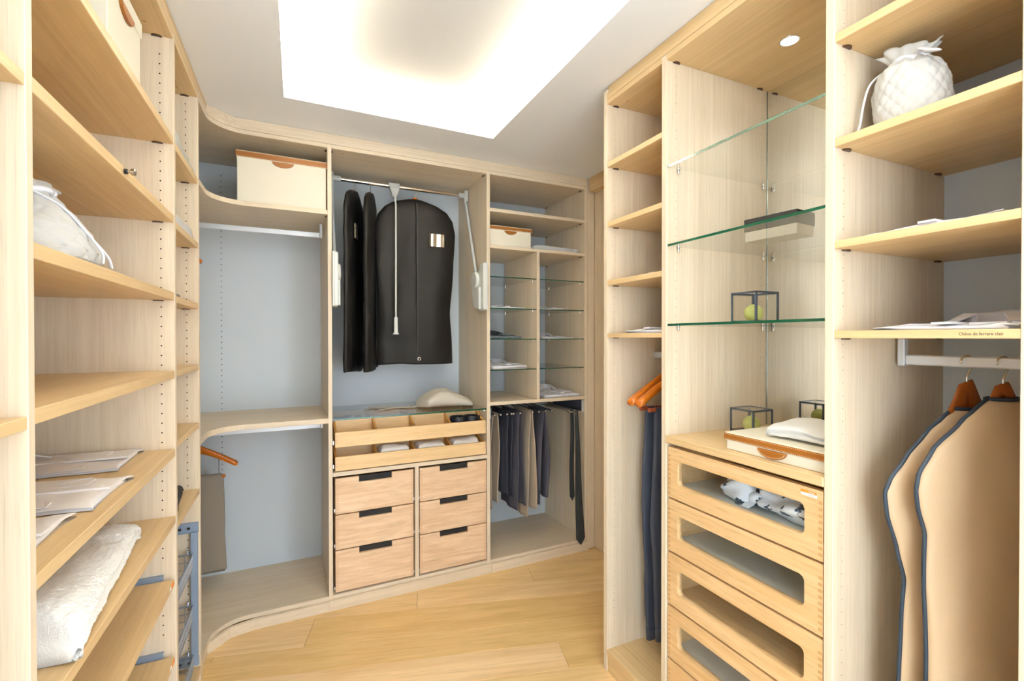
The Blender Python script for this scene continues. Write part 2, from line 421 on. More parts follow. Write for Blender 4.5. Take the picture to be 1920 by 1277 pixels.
LS = [(2.081, 2.106), (1.821, 1.846), (1.563, 1.589), (1.304, 1.329), (1.043, 1.068), (.818, .843)]
t = thing('shelving_unit', 'wide light oak shelving bay with slanting view of white shirts and pull-out shoe shelves', 'shelving', (-.65, 1.43, 0))
LU = t
mk('side_panel', BM().box(LD, XL, *P0, 0, 2.452), woodz, t, bev=BV); mk('side_panel', BM().box(LD, XL, *P1, 0, 2.452), woodz, t, bev=BV)
mk('back_panel', BM().box(LD-.02, LD, P0[0], P1[1], 0, 2.452), woodz, t)
tp = mk('top_panel', BM().box(LD, XL, P0[1], P1[0], 2.43, 2.452), woody, t, bev=BV)
cap(tp, (XL-.045, P1[0], 2.43, (1, -1)), 'y')
mk('dowel_cap', BM().lathe([(.0045, -.001), (.0045, 0)], (XL-.06, P1[0]-.07, 2.4299), 12), dowelm, tp)
for i, (a, b_) in enumerate(LS):
    s = lshelf(t, P0[1], P1[0], a, b_)
    if i == 1:
        mk('knob', BM().lathe([(.003, 0), (.003, .012), (.0075, .013), (.0085, .02), (.006, .022)], (XL, 1.40, 1.834), 16, 'x'), chrome, s, smooth=True)
        mk('knob_collar', BM().lathe([(.0062, 0), (.0062, .006)], (XL, 1.40, 1.834), 16, 'x'), blackm, s)
mk('base_panel', BM().box(LD, XL, P0[1], P1[0], .05, .072), woody, t, bev=BV); mk('plinth', BM().box(XL-.03, XL-.012, P0[1], P1[0], 0, .05), woody, t)
holes(t, [(XL-.037, P1[0], z) for z in zs(.12, 2.40, LS+[(.60, .68), (.34, .42)], o=.012)], 'y', -1)
for z in (.64, .385):
    s = mk('shoe_shelf', BM().box(LD+.06, XL-.002, P0[1]+.03, P1[0]-.022, z-.022, z), woody, t, bev=BV)
    mk('front_rail', BM().prism([(XL-.003, z-.0225), (XL-.02, z-.056), (XL-.035, z-.056), (XL-.03, z-.0225)], P0[1]+.03, P1[0]-.022, 'y'), plain('grey_brown_rail', (142, 124, 104), .5), s)
    mk('runner', BM().box(LD+.04, XL-.035, P1[0]-.016, P1[0]-.0005, z-.006, z+.013), greymet, s)
    mk('runner', BM().box(LD+.04, XL-.035, P0[1]+.0005, P0[1]+.016, z-.006, z+.013), greymet, s)
    k = mk('sticker', BM().box(XL-.0018, XL-.0008, P1[0]-.066, P1[0]-.026, z-.0125, z-.003), orange, s, label='orange and white sticker')
    mk('sticker_base', BM().box(XL-.0018, XL-.0008, P1[0]-.080, P1[0]-.066, z-.0125, z-.003), whitep, s)

NS = [(2.074, 2.097), (1.808, 1.831), (1.557, 1.580), (1.305, 1.327), (1.064, 1.086), (.790, .812)]
t = thing('shelving_unit', 'narrow light oak shelving bay with a wire basket rack below', 'shelving', (-.65, 2.12, 0))
mk('side_panel', BM().box(LD, XL, *P2, 0, 2.452), woodz, t, bev=BV)
mk('back_panel', BM().box(LD-.02, LD, P1[1], P2[1], 0, 2.452), woodz, t)
tp = mk('top_panel', BM().box(LD, XL, P1[1], P2[0], 2.43, 2.452), woody, t, bev=BV); cap(tp, (XL-.045, P2[0], 2.43, (1, -1)), 'y')
mk('dowel_cap', BM().lathe([(.0045, -.001), (.0045, 0)], (XL-.06, P2[0]-.06, 2.4299), 12), dowelm, tp)
for a, b_ in NS: lshelf(t, P1[1], P2[0], a, b_)
mk('base_panel', BM().box(LD, XL, P1[1], P2[0], .05, .072), woody, t, bev=BV); mk('plinth', BM().box(XL-.03, XL-.012, P1[1], P2[0], 0, .05), woody, t)
holes(t, [(XL-.042, P2[0], z) for z in zs(.12, 2.40, NS+[(.62, .69)], o=.004)], 'y', -1)

# ---- corner unit --------------------------------------------------------
u0 = .146
t = thing('corner_unit', 'curved open corner unit of light oak with pale blue-grey back', 'corner unit', (-.3, 2.9, 0))
CU = t
def corner_poly(lead=0.0):
    c_ = [(x+lead*0, y) for x, y in corner_curve()]
    pts = [(XL-.0015, P2[1])] + c_ + [bxy(u0, 0), bxy(u0, .53)]
    pts += [(-.93, B(-.93, .53).y), (-.93, P2[1])]
    return pts
CS = [(2.083, 2.106), (.986, 1.012)]
tp = mk('top_panel', BM().prism(corner_poly(), 2.432, 2.4525), woodx, t, bev=BV)
cap(tp, (u0, .045, 2.432, (-1, 1)), 'x', BF)
mk('dowel_cap', BM().lathe([(.0045, -.001), (.0045, 0)], (u0-.06, .05, 2.4319), 12), dowelm, tp, BF)
for i, (a, b_) in enumerate(CS):
    s = mk('shelf', BM().prism(corner_poly(), a, b_), woodx, t, bev=BV)
    cap(s, (u0, .045, a, (-1, 1)), 'x', BF)
    if i == 1: mk('screw', BM().lathe([(.004, 0), (.003, .0015)], (u0-.03, .2, b_), 10), steel, s, BF)
mk('base_panel', BM().prism(corner_poly(), .05, .072), woodx, t, bev=BV)
bp = mk('back_panel', BM().box(-.93, u0, .53, .55, 0, 2.452), backm, t, BF)
holes(t, [(-.386, .53, z) for z in zs(.12, 2.40, CS, o=.01)], 'y', -1, .0028, None, BF)
mk('plinth', strip([(XL-.006, 2.345), (-.378, 2.505), (-.296, 2.598), bxy(-.20, -.018), bxy(u0, -.016)], .018, 0, .0495), woodx, t, bev=.0008)
for z0 in (2.004, .922):
    r = mk('hanging_rail', BM().box(-.92, u0-.022, .243, .257, z0, z0+.03), alu, t, BF, bev=.003)
    mk('rail_bracket', BM().box(u0-.024, u0-.008, .238, .262, z0-.002, z0+.079 if z0 > 1.5 else .985), alu, r, BF, bev=.002)

# ---- back run: drawers and lift ----------------------------------------
V1 = .512
t = thing('drawer_cabinet', 'tall light oak cabinet with six drawers, two divided trays and a glass top', 'cabinet', (.607, .25, 0), BF)
DC = t
for a, b_ in ((.146, .166), (1.049, 1.071)):
    mk('side_panel', BM().box(a, b_, 0, V1+.02, 0, 2.452), woodz, t, BF, bev=BV)
mk('back_panel', BM().box(.166, 1.049, V1, V1+.018, 0, 2.452), backm, t, BF)
tp = mk('top_panel', BM().box(.166, 1.049, 0, V1, 2.432, 2.4525), woodx, t, BF, bev=BV)
cap(tp, (.166, .045, 2.432, (1, 1)), 'x', BF); cap(tp, (1.049, .045, 2.432, (-1, 1)), 'x', BF)
for u in (.23, .97): mk('dowel_cap', BM().lathe([(.0045, -.001), (.0045, 0)], (u, .05, 2.4319), 12), dowelm, tp, BF)
mk('base_panel', BM().box(.166, 1.049, 0, V1, .055, .0735), woodx, t, BF, bev=BV)
mk('plinth', BM().box(.1465, 1.0705, -.016, .002, 0, .0545), woodx, t, BF, bev=.0008)
mk('rail', BM().box(.166, 1.049, .001, V1, .7, .7215), woodx, t, BF, bev=BV)
mk('divider', BM().box(.6055, .6275, .001, V1, .0735, .7), woodz, t, BF, bev=BV)
gs = mk('glass_top', BM().box(.168, 1.047, .006, .505, .997, 1.006), glass, t, BF)
mk('glass_edge', BM().box(.168, 1.047, .0045, .006, .997, 1.006), gedge, gs, BF)
for u in (.170, 1.045): mk('shelf_peg', BM().lathe([(.006, -.012), (.006, -.003), (.009, -.002), (.009, 0)], (u, .035, .9968), 12), chrome, gs, BF)
def drawer(u0, u1, z0, z1, nz):
    vf, th = .006, .016
    a, b_ = u0+(u1-u0)*.29, u0+(u1-u0)*.71
    d = mk('drawer', BM().prism([(u0, z0), (u1, z0), (u1, z1), (b_, z1), (b_, nz), (a, nz), (a, z1), (u0, z1)], vf, vf+th, 'y'), beechx, t, BF, bev=.0012)
    j = BM(); n = int((z1-z0-.012)/.0125)
    for s_ in range(n):
        z = z0+.008+s_*.0125
        j.box(u0+.001, u0+.0155, vf-.0003, vf+.002, z, z+.0065); j.box(u1-.0155, u1-.001, vf-.0003, vf+.002, z, z+.0065)
    mk('finger_joint', j, endgrain, d, BF, kind='stuff')
    mk('grip_shade_plate', BM().box(a-.004, b_+.004, vf+th+.0005, vf+th+.003, nz-.006, z1-.002), blackm, d, BF)  # added black plate, stands for the shade inside the grip notch
    mk('drawer_side', BM().box(u0, u0+.014, vf+th, .44, z0, z1-.004), beechx, d, BF); mk('drawer_side', BM().box(u1-.014, u1, vf+th, .44, z0, z1-.004), beechx, d, BF)
    mk('drawer_back', BM().box(u0+.014, u1-.014, .426, .44, z0, z1-.004), beechx, d, BF)
    mk('drawer_base', BM().box(u0+.014, u1-.014, vf+th, .426, z0+.004, z0+.012), beechx, d, BF)
    for ux in (u0-.007, u1+.0005): mk('slide', BM().box(ux, ux+.0065, vf+.004, .4, z0+.012, z0+.03), steel, d, BF)
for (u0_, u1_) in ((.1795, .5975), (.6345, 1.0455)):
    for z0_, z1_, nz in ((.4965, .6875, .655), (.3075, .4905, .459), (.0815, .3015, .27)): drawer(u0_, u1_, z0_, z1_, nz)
def tray(z0, zf, zb):
    u0, u1 = .1795, 1.0435; vf = .006
    d = mk('tray', BM().box(u0, u1, vf, vf+.012, z0, zf), trayx, t, BF, bev=.001)
    prof = [(vf+.012, z0+.004), (vf+.012, zf-.001)] + [(vf+.012+.13*s, zf+(zb-zf)*(s**1.7)) for s in (.15, .35, .55, .75, .9, 1)] + [(.40, zb), (.40, z0+.004)]
    for a, b_ in ((u0, u0+.012), (u1-.012, u1)): mk('tray_side', BM().prism(prof, a, b_, 'x'), traye, d, BF)
    for u in (.392, .607, .823): mk('tray_divider', BM().prism(prof, u, u+.010, 'x'), traye, d, BF)
    mk('tray_backboard', BM().box(u0+.012, u1-.012, .15, .162, z0+.006, zb-.006), trayx, d, BF)
    mk('tray_backboard', BM().box(u0+.012, u1-.012, .40, .412, z0+.006, zb), trayx, d, BF)
    mk('tray_base', BM().box(u0+.012, u1-.012, vf+.012, .40, z0, z0+.006), trayx, d, BF)
    j = BM()
    for k in range(3):
        z = z0+.02+k*.0165
        j.box(u0, u0+.0135, vf-.0004, vf+.002, z, z+.007); j.box(u1-.0135, u1, vf-.0004, vf+.002, z, z+.007)
    mk('finger_joint', j, endgrain, d, BF, kind='stuff')
    for ux in (u0-.010, u1+.0005): mk('slide', BM().box(ux, ux+.0055, vf+.01, .4, z0+.014, z0+.034), steel, d, BF)
tray(.853, .932, .982); tray(.7265, .801, .847)

# ---- back run: glass shelves and trousers -------------------------------
V2 = .533
t = thing('shelving_unit', 'light oak cabinet with two columns of glass shelves above hanging trousers', 'cabinet', (1.43, .25, 0), BF)
BR = t
mk('side_panel', BM().box(1.763, 1.785, 0, V2+.02, 0, 2.452), woodz, t, BF, bev=BV)
mk('back_panel', BM().box(1.071, 1.763, V2, V2+.018, 0, 2.452), backm, t, BF)
tp = mk('top_panel', BM().box(1.071, 1.763, 0, V2, 2.432, 2.4525), woodx, t, BF, bev=BV)
def bcap(s, z):
    cap(s, (1.763, .045, z, (-1, 1)), 'x', BF); cap(s, (1.763, V2-.03, z, (-1, 1)), 'x', BF); cap(s, (1.071, .045, z, (1, 1)), 'x', BF)
bcap(tp, 2.432)
mk('dowel_cap', BM().lathe([(.0045, -.001), (.0045, 0)], (1.70, .05, 2.4319), 12), dowelm, tp, BF)
BSH = [(2.208, 2.229), (1.984, 2.004), (1.019, 1.0405)]
for a, b_ in BSH:
    s = mk('shelf', BM().box(1.071, 1.763, .001, V2, a, b_), woodx, t, BF, bev=BV)
    if a > 1.5: bcap(s, a)
mk('divider', BM().box(1.398, 1.418, .001, .495, 1.0405, 1.984), woodz, t, BF, bev=BV)
mk('base_panel', BM().box(1.071, 1.763, 0, V2, .055, .0735), woodx, t, BF, bev=BV)
for a, b_ in ((1.0725, 1.3965), (1.4195, 1.7615)):
    for z in (1.8135, 1.6195, 1.4285, 1.238):
        g = mk('glass_shelf', BM().box(a, b_, .0075, .49, z-.006, z), glass, t, BF)
        mk('glass_edge', BM().box(a, b_, .006, .0075, z-.006, z), gedge, g, BF)
        for u in (a+.006, b_-.006):
            for v in (.045, .46): mk('shelf_peg', BM().lathe([(.0035, -.014), (.005, -.010), (.005, -.004), (.007, -.003), (.007, 0)], (u, v, z-.0063), 10), chrome, g, BF, smooth=True)
holes(t, [(1.763, v, z) for v in (.04,) for z in zs(.3, 2.40, BSH)], 'x', -1, .0018, holep, BF)

mk('plinth', BM().box(1.0715, 1.785, -.016, .002, 0, .0545), woodx, t, BF, bev=.0008)
# ---- right run ------------------------------------------------------------
RD = 1.735
Q0, Q1, Q2, Q3 = (1.664, 1.6875), (1.309, 1.333), (.7285, .7505), (.376, .3985)
def rshelf(root, y0, y1, z0, z1, caps=('f',), name='shelf'):
    s = mk(name, BM().box(XR+.001, RD, y0, y1, z0, z1), woody, root, bev=BV)
    for c_ in caps:
        if c_ == 'f': cap(s, (XR+.045, y1, z0, (1, -1)), 'y')
        if c_ == 'b': cap(s, (RD-.04, y1, z0, (1, -1)), 'y')
        if c_ == 'n': cap(s, (XR+.045, y0, z0, (1, 1)), 'y')
    return s
def dowel(tp, x, y): mk('dowel_cap', BM().lathe([(.0045, -.001), (.0045, 0)], (x, y, 2.4299), 12), dowelm, tp)
RS = [(2.163, 2.184), (1.909, 1.930), (1.660, 1.681), (1.437, 1.455)]
t = thing('shelving_unit', 'narrow light oak wardrobe bay at right with folded shirts over hanging dark trousers', 'wardrobe', (1.47, 1.5, 0))
mk('side_panel', BM().box(XR, RD+.02, *Q0, 0, 2.495), woodz, t, bev=BV)
mk('back_panel', BM().box(RD, RD+.018, Q1[1], Q0[0], 0, 2.452), woodz, t)
tp = mk('top_panel', BM().box(XR, RD, Q1[1], Q0[0], 2.43, 2.4525), woody, t, bev=BV); cap(tp, (XR+.045, Q0[0], 2.43, (1, -1)), 'y')
dowel(tp, XR+.06, Q0[0]-.06); dowel(tp, XR+.06, Q1[1]+.06)
for a, b_ in RS: rshelf(t, Q1[1], Q0[0], a, b_)
mk('base_panel', BM().box(XR, RD, Q1[1], Q0[0], .074, .096), woody, t, bev=BV); mk('plinth', BM().box(XR+.004, XR+.02, Q1[1], Q0[0], 0, .074), woody, t)
holes(t, [(XR+.037, Q0[0], z) for z in zs(.14, 2.40, RS)], 'y', -1, .0016, holep)
r = mk('hanging_rail', BM().box(1.458, 1.472, Q1[1], Q0[0], 1.345, 1.375), alu, t, bev=.003)

t = thing('drawer_cabinet', 'light oak display cabinet with mirror back, glass shelves and glass-fronted drawers', 'cabinet', (1.47, 1.03, 0))
RC = t
mk('side_panel', BM().box(XR, RD+.02, *Q1, 0, 2.452), woodz, t, bev=BV)
tp = mk('top_panel', BM().box(XR, RD, Q2[1], Q1[0], 2.43, 2.4525), woody, t, bev=BV)
cap(tp, (XR+.045, Q1[0], 2.43, (1, -1)), 'y'); cap(tp, (RD-.05, Q1[0], 2.43, (1, -1)), 'y')
mk('mirror', BM().box(RD-.006, RD, Q2[1]+.001, Q1[0]-.001, 1.085, 2.43), mirrorm, t)
mk('mirror_edge', BM().box(RD-.0075, RD-.0005, Q1[0]-.0035, Q1[0]-.0002, 1.086, 2.429), plain('mirror_bevel', (150, 160, 156), .15, .8), t)
mk('back_panel', BM().box(RD, RD+.018, Q2[1], Q1[0], 0, 2.452), woodz, t)
RG = [2.050, 1.768, 1.483]
for z in RG:
    g = mk('glass_shelf', BM().box(XR+.0065, RD-.012, Q2[1]+.002, Q1[0]-.002, z-.004, z+.004), glass, t)
    mk('glass_edge', BM().box(XR+.005, XR+.0065, Q2[1]+.002, Q1[0]-.002, z-.004, z+.004), gedge, g)
    for x in (XR+.05, RD-.035):
        for y in (Q1[0]-.007, Q2[1]+.007): mk('shelf_peg', BM().lathe([(.003, -.018), (.0055, -.013), (.0055, -.006), (.0035, -.004), (.007, -.003), (.007, 0)], (x, y, z-.0043), 12), chrome, g, smooth=True)
mk('counter', BM().box(XR-.004, RD-.006, Q2[1], Q1[0], 1.0605, 1.085), woody, t, bev=.002)
skip = [(z-.02, z+.006) for z in RG]+[(1.05, 1.09)]
holes(t, [(x, Q1[0], z) for x in (XR+.045, RD-.04) for z in zs(1.10, 2.40, skip)], 'y', -1, .0016, holep)
def framed(b, y0, y1, z0, z1, wy0, wy1, wz0, wz1, x0, x1, r=.016, n=5):
    inner, seg = [], []
    corners = ((wy1-r, wz1-r, 0, (y1, z1)), (wy0+r, wz1-r, PI/2, (y0, z1)), (wy0+r, wz0+r, PI, (y0, z0)), (wy1-r, wz0+r, 1.5*PI, (y1, z0)))
    rings = {}
    for x in (x0, x1):
        ins, outs = [], []
        for cy_, cz_, a0, oc in corners:
            ins.append([b.bm.verts.new((x, cy_+r*math.cos(a0+PI/2*i/n), cz_+r*math.sin(a0+PI/2*i/n))) for i in range(n+1)])
            outs.append(b.bm.verts.new((x, *oc)))
        for k in range(4):
            for i in range(n): b.bm.faces.new([outs[k], ins[k][i], ins[k][i+1]])
            b.bm.faces.new([outs[k], ins[k][n], ins[(k+1) % 4][0], outs[(k+1) % 4]])
        rings[x] = (sum(ins, []), outs)
    i0, o0 = rings[x0]; i1, o1 = rings[x1]
    for k in range(len(i0)): b.bm.faces.new([i0[k], i0[(k+1) % len(i0)], i1[(k+1) % len(i0)], i1[k]])
    for k in range(4): b.bm.faces.new([o0[k], o0[(k+1) % 4], o1[(k+1) % 4], o1[k]])
    return b
D0, D1 = .7545, 1.3025
for i, (z0, z1) in enumerate(((.868, 1.047), (.677, .861), (.485, .669), (.293, .477), (.101, .285))):
    xf_ = XR+.004; th = .020
    d = mk('drawer', framed(BM(), D0, D1, z0, z1, .803, 1.257, z0+.050, z0+.135, xf_, xf_+th), oaky, t)
    mk('pane', BM().box(xf_+.010, xf_+.014, .803, 1.257, z0+.050, z0+.135), clear, d)
    x1 = 1.66
    mk('drawer_side', BM().box(xf_+th, x1, D0, D0+.014, z0+.004, z1-.006), oaky, d); mk('drawer_side', BM().box(xf_+th, x1, D1-.014, D1, z0+.004, z1-.006), oaky, d)
    mk('drawer_back', BM().box(x1-.014, x1, D0+.014, D1-.014, z0+.004, z1-.006), oaky, d)
    mk('drawer_base', BM().box(xf_+th, x1-.014, D0+.014, D1-.014, z0+.030, z0+.040), oaky if i == 2 else frost, d)
    j = BM(); n = int((z1-z0-.02)/.0165)
    for s_ in range(n):
        z = z0+.012+s_*.0165
        for ya in (D0+.002, D1-.012): j.box(xf_-.0003, xf_+.002, ya, ya+.010, z, z+.008)
    mk('finger_joint', j, plain('joint_oak', (190, 148, 98), .5), d, kind='stuff')
    if i == 0:
        s = mk('sticker', BM().box(xf_-.0012, xf_-.0004, .770, .812, 1.025, 1.0395), whitep, d, label='small orange and white sticker')
        mk('sticker_band', BM().box(xf_-.0016, xf_-.0011, .770, .812, 1.0325, 1.0395), orange, d)
mk('base_panel', BM().box(XR+.03, RD, Q2[1], Q1[0], .074, .096), woody, t); mk('plinth', BM().box(XR+.02, XR+.04, Q2[1], Q1[0], 0, .074), woody, t)
lm = mk('downlight', BM().lathe([(.026, -.001), (.026, 0)], (1.50, 1.053, 2.4299), 28), ledm, t, label='round lit downlight')
mk('bezel', BM().lathe([(.0262, -.0022), (.031, -.002), (.0315, 0), (.0262, 0), (.0262, -.0022)], (1.50, 1.053, 2.4299), 28, 'z', False), chrome, lm, smooth=True)
l_ = bpy.data.lights.new('downlight_lamp', 'SPOT'); l_.energy = 5; l_.color = (.92, .97, 1); l_.spot_size = 2.2; l_.spot_blend = .8; l_.shadow_soft_size = .025
lo = bpy.data.objects.new('downlight_lamp', l_); lo.location = (1.50, 1.053, 2.425); COL.objects.link(lo)

HS = [(2.163, 2.184), (1.907, 1.927), (1.657, 1.676), (1.436, 1.4545)]
t = thing('shelving_unit', 'light oak hanging wardrobe at the right edge with beige garment covers', 'wardrobe', (1.47, .56, 0))
RU = t
mk('side_panel', BM().box(XR, RD+.02, *Q2, 0, 2.452), woodz, t, bev=BV); mk('side_panel', BM().box(XR, RD+.02, *Q3, 0, 2.452), woodz, t, bev=BV)
mk('back_panel', BM().box(RD-.018, RD, Q3[1], Q2[0], 0, 2.452), backm, t)
tp = mk('top_panel', BM().box(XR, RD, Q3[1], Q2[0], 2.43, 2.4525), woody, t, bev=BV)
RDs, RD = RD, RD-.018
for i, (a, b_) in enumerate(HS):
    s = rshelf(t, Q3[1], Q2[0], a, b_, ('f', 'b', 'n'))
RD = RDs
tc = bpy.data.curves.new('shelf_lettering', 'FONT'); tc.body = 'Chêne de ferrare clair'; tc.size = .0085; tc.extrude = .0002; tc.align_x = 'CENTER'
to = bpy.data.objects.new('tmp', tc); COL.objects.link(to)
bpy.context.view_layer.update()
me = bpy.data.meshes.new_from_object(to.evaluated_get(bpy.context.evaluated_depsgraph_get())); bpy.data.objects.remove(to)
bt = BM(); bt.bm.from_mesh(me)
w_ = max(v.co.x for v in bt.bm.verts)-min(v.co.x for v in bt.bm.verts)
bt.xf(Matrix(((0, 0, -1, XR+.0006), (-.066/w_, 0, 0, .454), (0, 1, 0, 1.4425), (0, 0, 0, 1))))
mk('lettering', bt, textm, s)
mk('base_panel', BM().box(XR, RD-.018, Q3[1], Q2[0], .074, .096), woody, t, bev=BV); mk('plinth', BM().box(XR+.004, XR+.02, Q3[1], Q2[0], 0, .074), woody, t)
holes(t, [(XR+.037, Q2[0], z) for z in zs(.14, 2.40, HS)], 'y', -1, .0014, holep)
r = mk('hanging_rail', BM().box(1.458, 1.472, Q3[1], Q2[0]-.028, 1.366, 1.392), alu, t, bev=.003)
mk('rail_bracket', BM().box(1.454, 1.476, Q2[0]-.029, Q2[0]-.012, 1.362, 1.436), alu, r, bev=.003)
# ------------------------------------------------------------------ things in the cabinets
def text(name, body, size, mat, par, M, kind=None, width=None):
    tc = bpy.data.curves.new(name, 'FONT'); tc.body = body; tc.size = size; tc.extrude = .0001; tc.align_x = 'CENTER'
    to = bpy.data.objects.new('tmp', tc); COL.objects.link(to); bpy.context.view_layer.update()
    me = bpy.data.meshes.new_from_object(to.evaluated_get(bpy.context.evaluated_depsgraph_get())); bpy.data.objects.remove(to)
    b = BM(); b.bm.from_mesh(me); b.xf(M); return mk(name, b, mat, par)
dr0 = [o for o in RC.children if o.name.startswith('drawer')][0]
for body, yc, zc, sz, m_ in (('TIP-ON', .783, 1.0342, .0052, whitep), ('by Blum', .785, 1.0270, .0048, greyink)):
    text('sticker_print', body, sz, m_, dr0, Matrix(((0, 0, -1, XR+.0022), (-1, 0, 0, yc), (0, 1, 0, zc), (0, 0, 0, 1))))
def nz(p, s=1.0, seed=0): return noise.noise(Vector(p)*s + Vector((seed*7.3, seed*3.1, seed*1.7)))
def LOC(x, y, z, rz=0, M=W): return M @ Matrix.Translation((x, y, z)) @ Matrix.Rotation(rz, 4, 'Z')
def interp(tab, t):
    for i in range(len(tab)-1):
        a, b = tab[i], tab[i+1]
        if (a[0] <= t <= b[0]) or (a[0] >= t >= b[0]):
            f = (t-a[0])/(b[0]-a[0]) if b[0] != a[0] else 0; f = f*f*(3-2*f)*.4+f*.6
            return [a[k]+(b[k]-a[k])*f for k in range(1, len(a))]
    return list((tab[0] if abs(t-tab[0][0]) < abs(t-tab[-1][0]) else tab[-1])[1:])

# ---- storage boxes ----
def storage_box(label, loc, w, d, h, lid, M=W, rz=0, front='tan', lidcol=None, tabw=.10, stitched=False):
    """w along local x (front at local y=0, facing -y), d into +y"""
    F = LOC(*loc, rz, M)
    t = thing('storage_box', label, 'box', (0, 0, 0), F, 'cream storage boxes with leather trim')
    mk('body', BM().box(-w/2+.004, w/2-.004, .004, d-.004, 0, h-.01), canvas, t, F, bev=.0025)
    lc = lidcol or leather
    ld = mk('lid', BM().box(-w/2, w/2, 0, d, h-lid, h), canvas, t, F, bev=.002)
    if lidcol is None:
        mk('leather_band', BM().box(-w/2-.0012, w/2+.0012, -.0012, d+.0012, h-lid+.003, h-.003), leather, ld, F, bev=.0008, label='tan leather band')
        st = BM()
        n = int(w/.006)
        for z in (h-.006, h-lid+.006):
            for i in range(n):
                x = -w/2+.003+i*(w-.006)/n; st.box(x, x+.003, -.0018, -.0010, z-.0004, z+.0004)
        mk('stitching', st, stitch, ld, F, kind='stuff')
    tb = BM(); n = 16; pts = [(tabw/2*math.cos(PI*k/n), -tabw*.26*math.sin(PI*k/n)) for k in range(n+1)]
    tb.prism([(p[0], h-lid-.001+p[1]) for p in pts], -.002 if lidcol is None else -.004, .0045, 'y')
    tt = mk('pull_tab', tb, leather, t, F, bev=.0006, label='half-round tan leather pull tab')
    if stitched:
        st = BM()
        for k in range(2, 30):
            a = PI*k/32; x, z = (tabw/2-.004)*math.cos(a), h-lid-.001-(tabw*.26-.004)*math.sin(a)
            st.box(x-.0012, x+.0012, -.0026, -.0018, z-.0004, z+.0004)
        mk('stitching', st, stitch, tt, F, kind='stuff')
    return t
RZL = PI/2          # local -y -> +X (front of the left run); local x -> +Y
RZR = -PI/2         # front faces -X
storage_box('cream canvas box with tan leather band on the curved corner top shelf', (-.063, .02, 2.1062), .416, .36, .254, .034, BF)
storage_box('small low white box with tan lid beside the folded cloth in the glass-shelf cabinet', (1.222, .022, 2.0042), .30, .30, .127, .026, BF, tabw=.085)
storage_box('plain cream box on the top shelf at left, farther one', (-.40, 1.535, 2.1062), .262, .36, .225, .042, W, RZL, lidcol=1, tabw=.10)
storage_box('plain cream box on the top shelf at left, mostly above the picture', (-.40, 1.14, 2.1062), .262, .36, .225, .042, W, RZL, lidcol=1, tabw=.10)
storage_box('flat white box with stitched tan leather band on the display counter', (1.232, .915, 1.0852), .325, .245, .055, .026, W, RZR, tabw=.09, stitched=True)

# small dark-lidded box on the middle glass shelf
F = LOC(1.445, 1.083, 1.7722, RZR+.12)
t = thing('lidded_box', 'pale box with black lid on the middle glass shelf', 'box', (0, 0, 0), F)
mk('body', BM().box(-.088, .088, .002, .105, 0, .070), canvas, t, F, bev=.0015)
mk('lid', BM().box(-.091, .091, -.001, .108, .034, .078), blackm, t, F, bev=.0015, label='black lid')

# glass boxes with a green ball
def glass_box(label, x, y, z, sx, sy, h):
    t = thing('glass_box', label, 'box', (x+sx/2, y+sy/2, z), W, 'glass boxes with green balls')
    e = .0052
    mk('glass_walls', BM().box(x+.001, x+sx-.001, y+.001, y+sy-.001, z+.001, z+h-.001), clear, t)
    fr = BM()
    for xx in (x, x+sx-e):
        for yy in (y, y+sy-e): fr.box(xx, xx+e, yy, yy+e, z, z+h)
    for zz in (z, z+h-e):
        for yy in (y, y+sy-e): fr.box(x, x+sx, yy, yy+e, zz, zz+e)
        for xx in (x, x+sx-e): fr.box(xx, xx+e, y, y+sy, zz, zz+e)
    f = mk('metal_edge', fr, lead, t)
    tt = BM(); st = .0055
    def tooth(p, d1, d2, n):
        p, d1, d2, n = Vector(p), Vector(d1), Vector(d2), Vector(n)
        q = [p-d1*.0018, p+d1*.0018, p+d2*.0034]
        tt.loft([[v-n*.0003 for v in q], [v+n*.0005 for v in q]])
    m = int((h-2*e)/st)
    for i in range(m):
        zz = z+e+(i+.5)*st
        for sgx, xx in ((1, x+e), (-1, x+sx-e)):
            for yy, n in ((y, (0, -1, 0)), (y+sy, (0, 1, 0))): tooth((xx, yy, zz), (0, 0, 1), (sgx, 0, 0), n)
        for sgy, yy in ((1, y+e), (-1, y+sy-e)):
            for xx, n in ((x, (-1, 0, 0)), (x+sx, (1, 0, 0))): tooth((xx, yy, zz), (0, 0, 1), (0, sgy, 0), n)
    for i in range(int((sx-2*e)/st)):
        xx = x+e+(i+.5)*st
        for yy, n in ((y, (0, -1, 0)), (y+sy, (0, 1, 0))):
            tooth((xx, yy, z+e), (1, 0, 0), (0, 0, 1), n); tooth((xx, yy, z+h-e), (1, 0, 0), (0, 0, -1), n)
    for i in range(int((sy-2*e)/st)):
        yy = y+e+(i+.5)*st
        for xx, n in ((x, (-1, 0, 0)), (x+sx, (1, 0, 0))):
            tooth((xx, yy, z+e), (0, 1, 0), (0, 0, 1), n); tooth((xx, yy, z+h-e), (0, 1, 0), (0, 0, -1), n)
    mk('toothed_edge', tt, lead, f, kind='stuff')
    mk('base', BM().box(x+.003, x+sx-.003, y+.003, y+sy-.003, z+.0012, z+.003), canvas, t)
glass_box('metal-edged glass box with a green ball on the lowest glass shelf', 1.348, 1.056, 1.4872, .108, .098, .102)
glass_box('metal-edged glass box with a green ball behind the flat white box', 1.479, 1.169, 1.0852, .104, .100, .090)
for (x, y, z, lab) in ((1.402, 1.109, 1.4903, 'green ball in the glass box on the lowest glass shelf'), (1.531, 1.218, 1.0884, 'green ball in the glass box behind the flat white box')):
    r = .030
    single('ball', BM().sphere((x, y, z+r*.97), r, 28, 18), greenball, lab, 'ball', W, 'green balls', smooth='all')

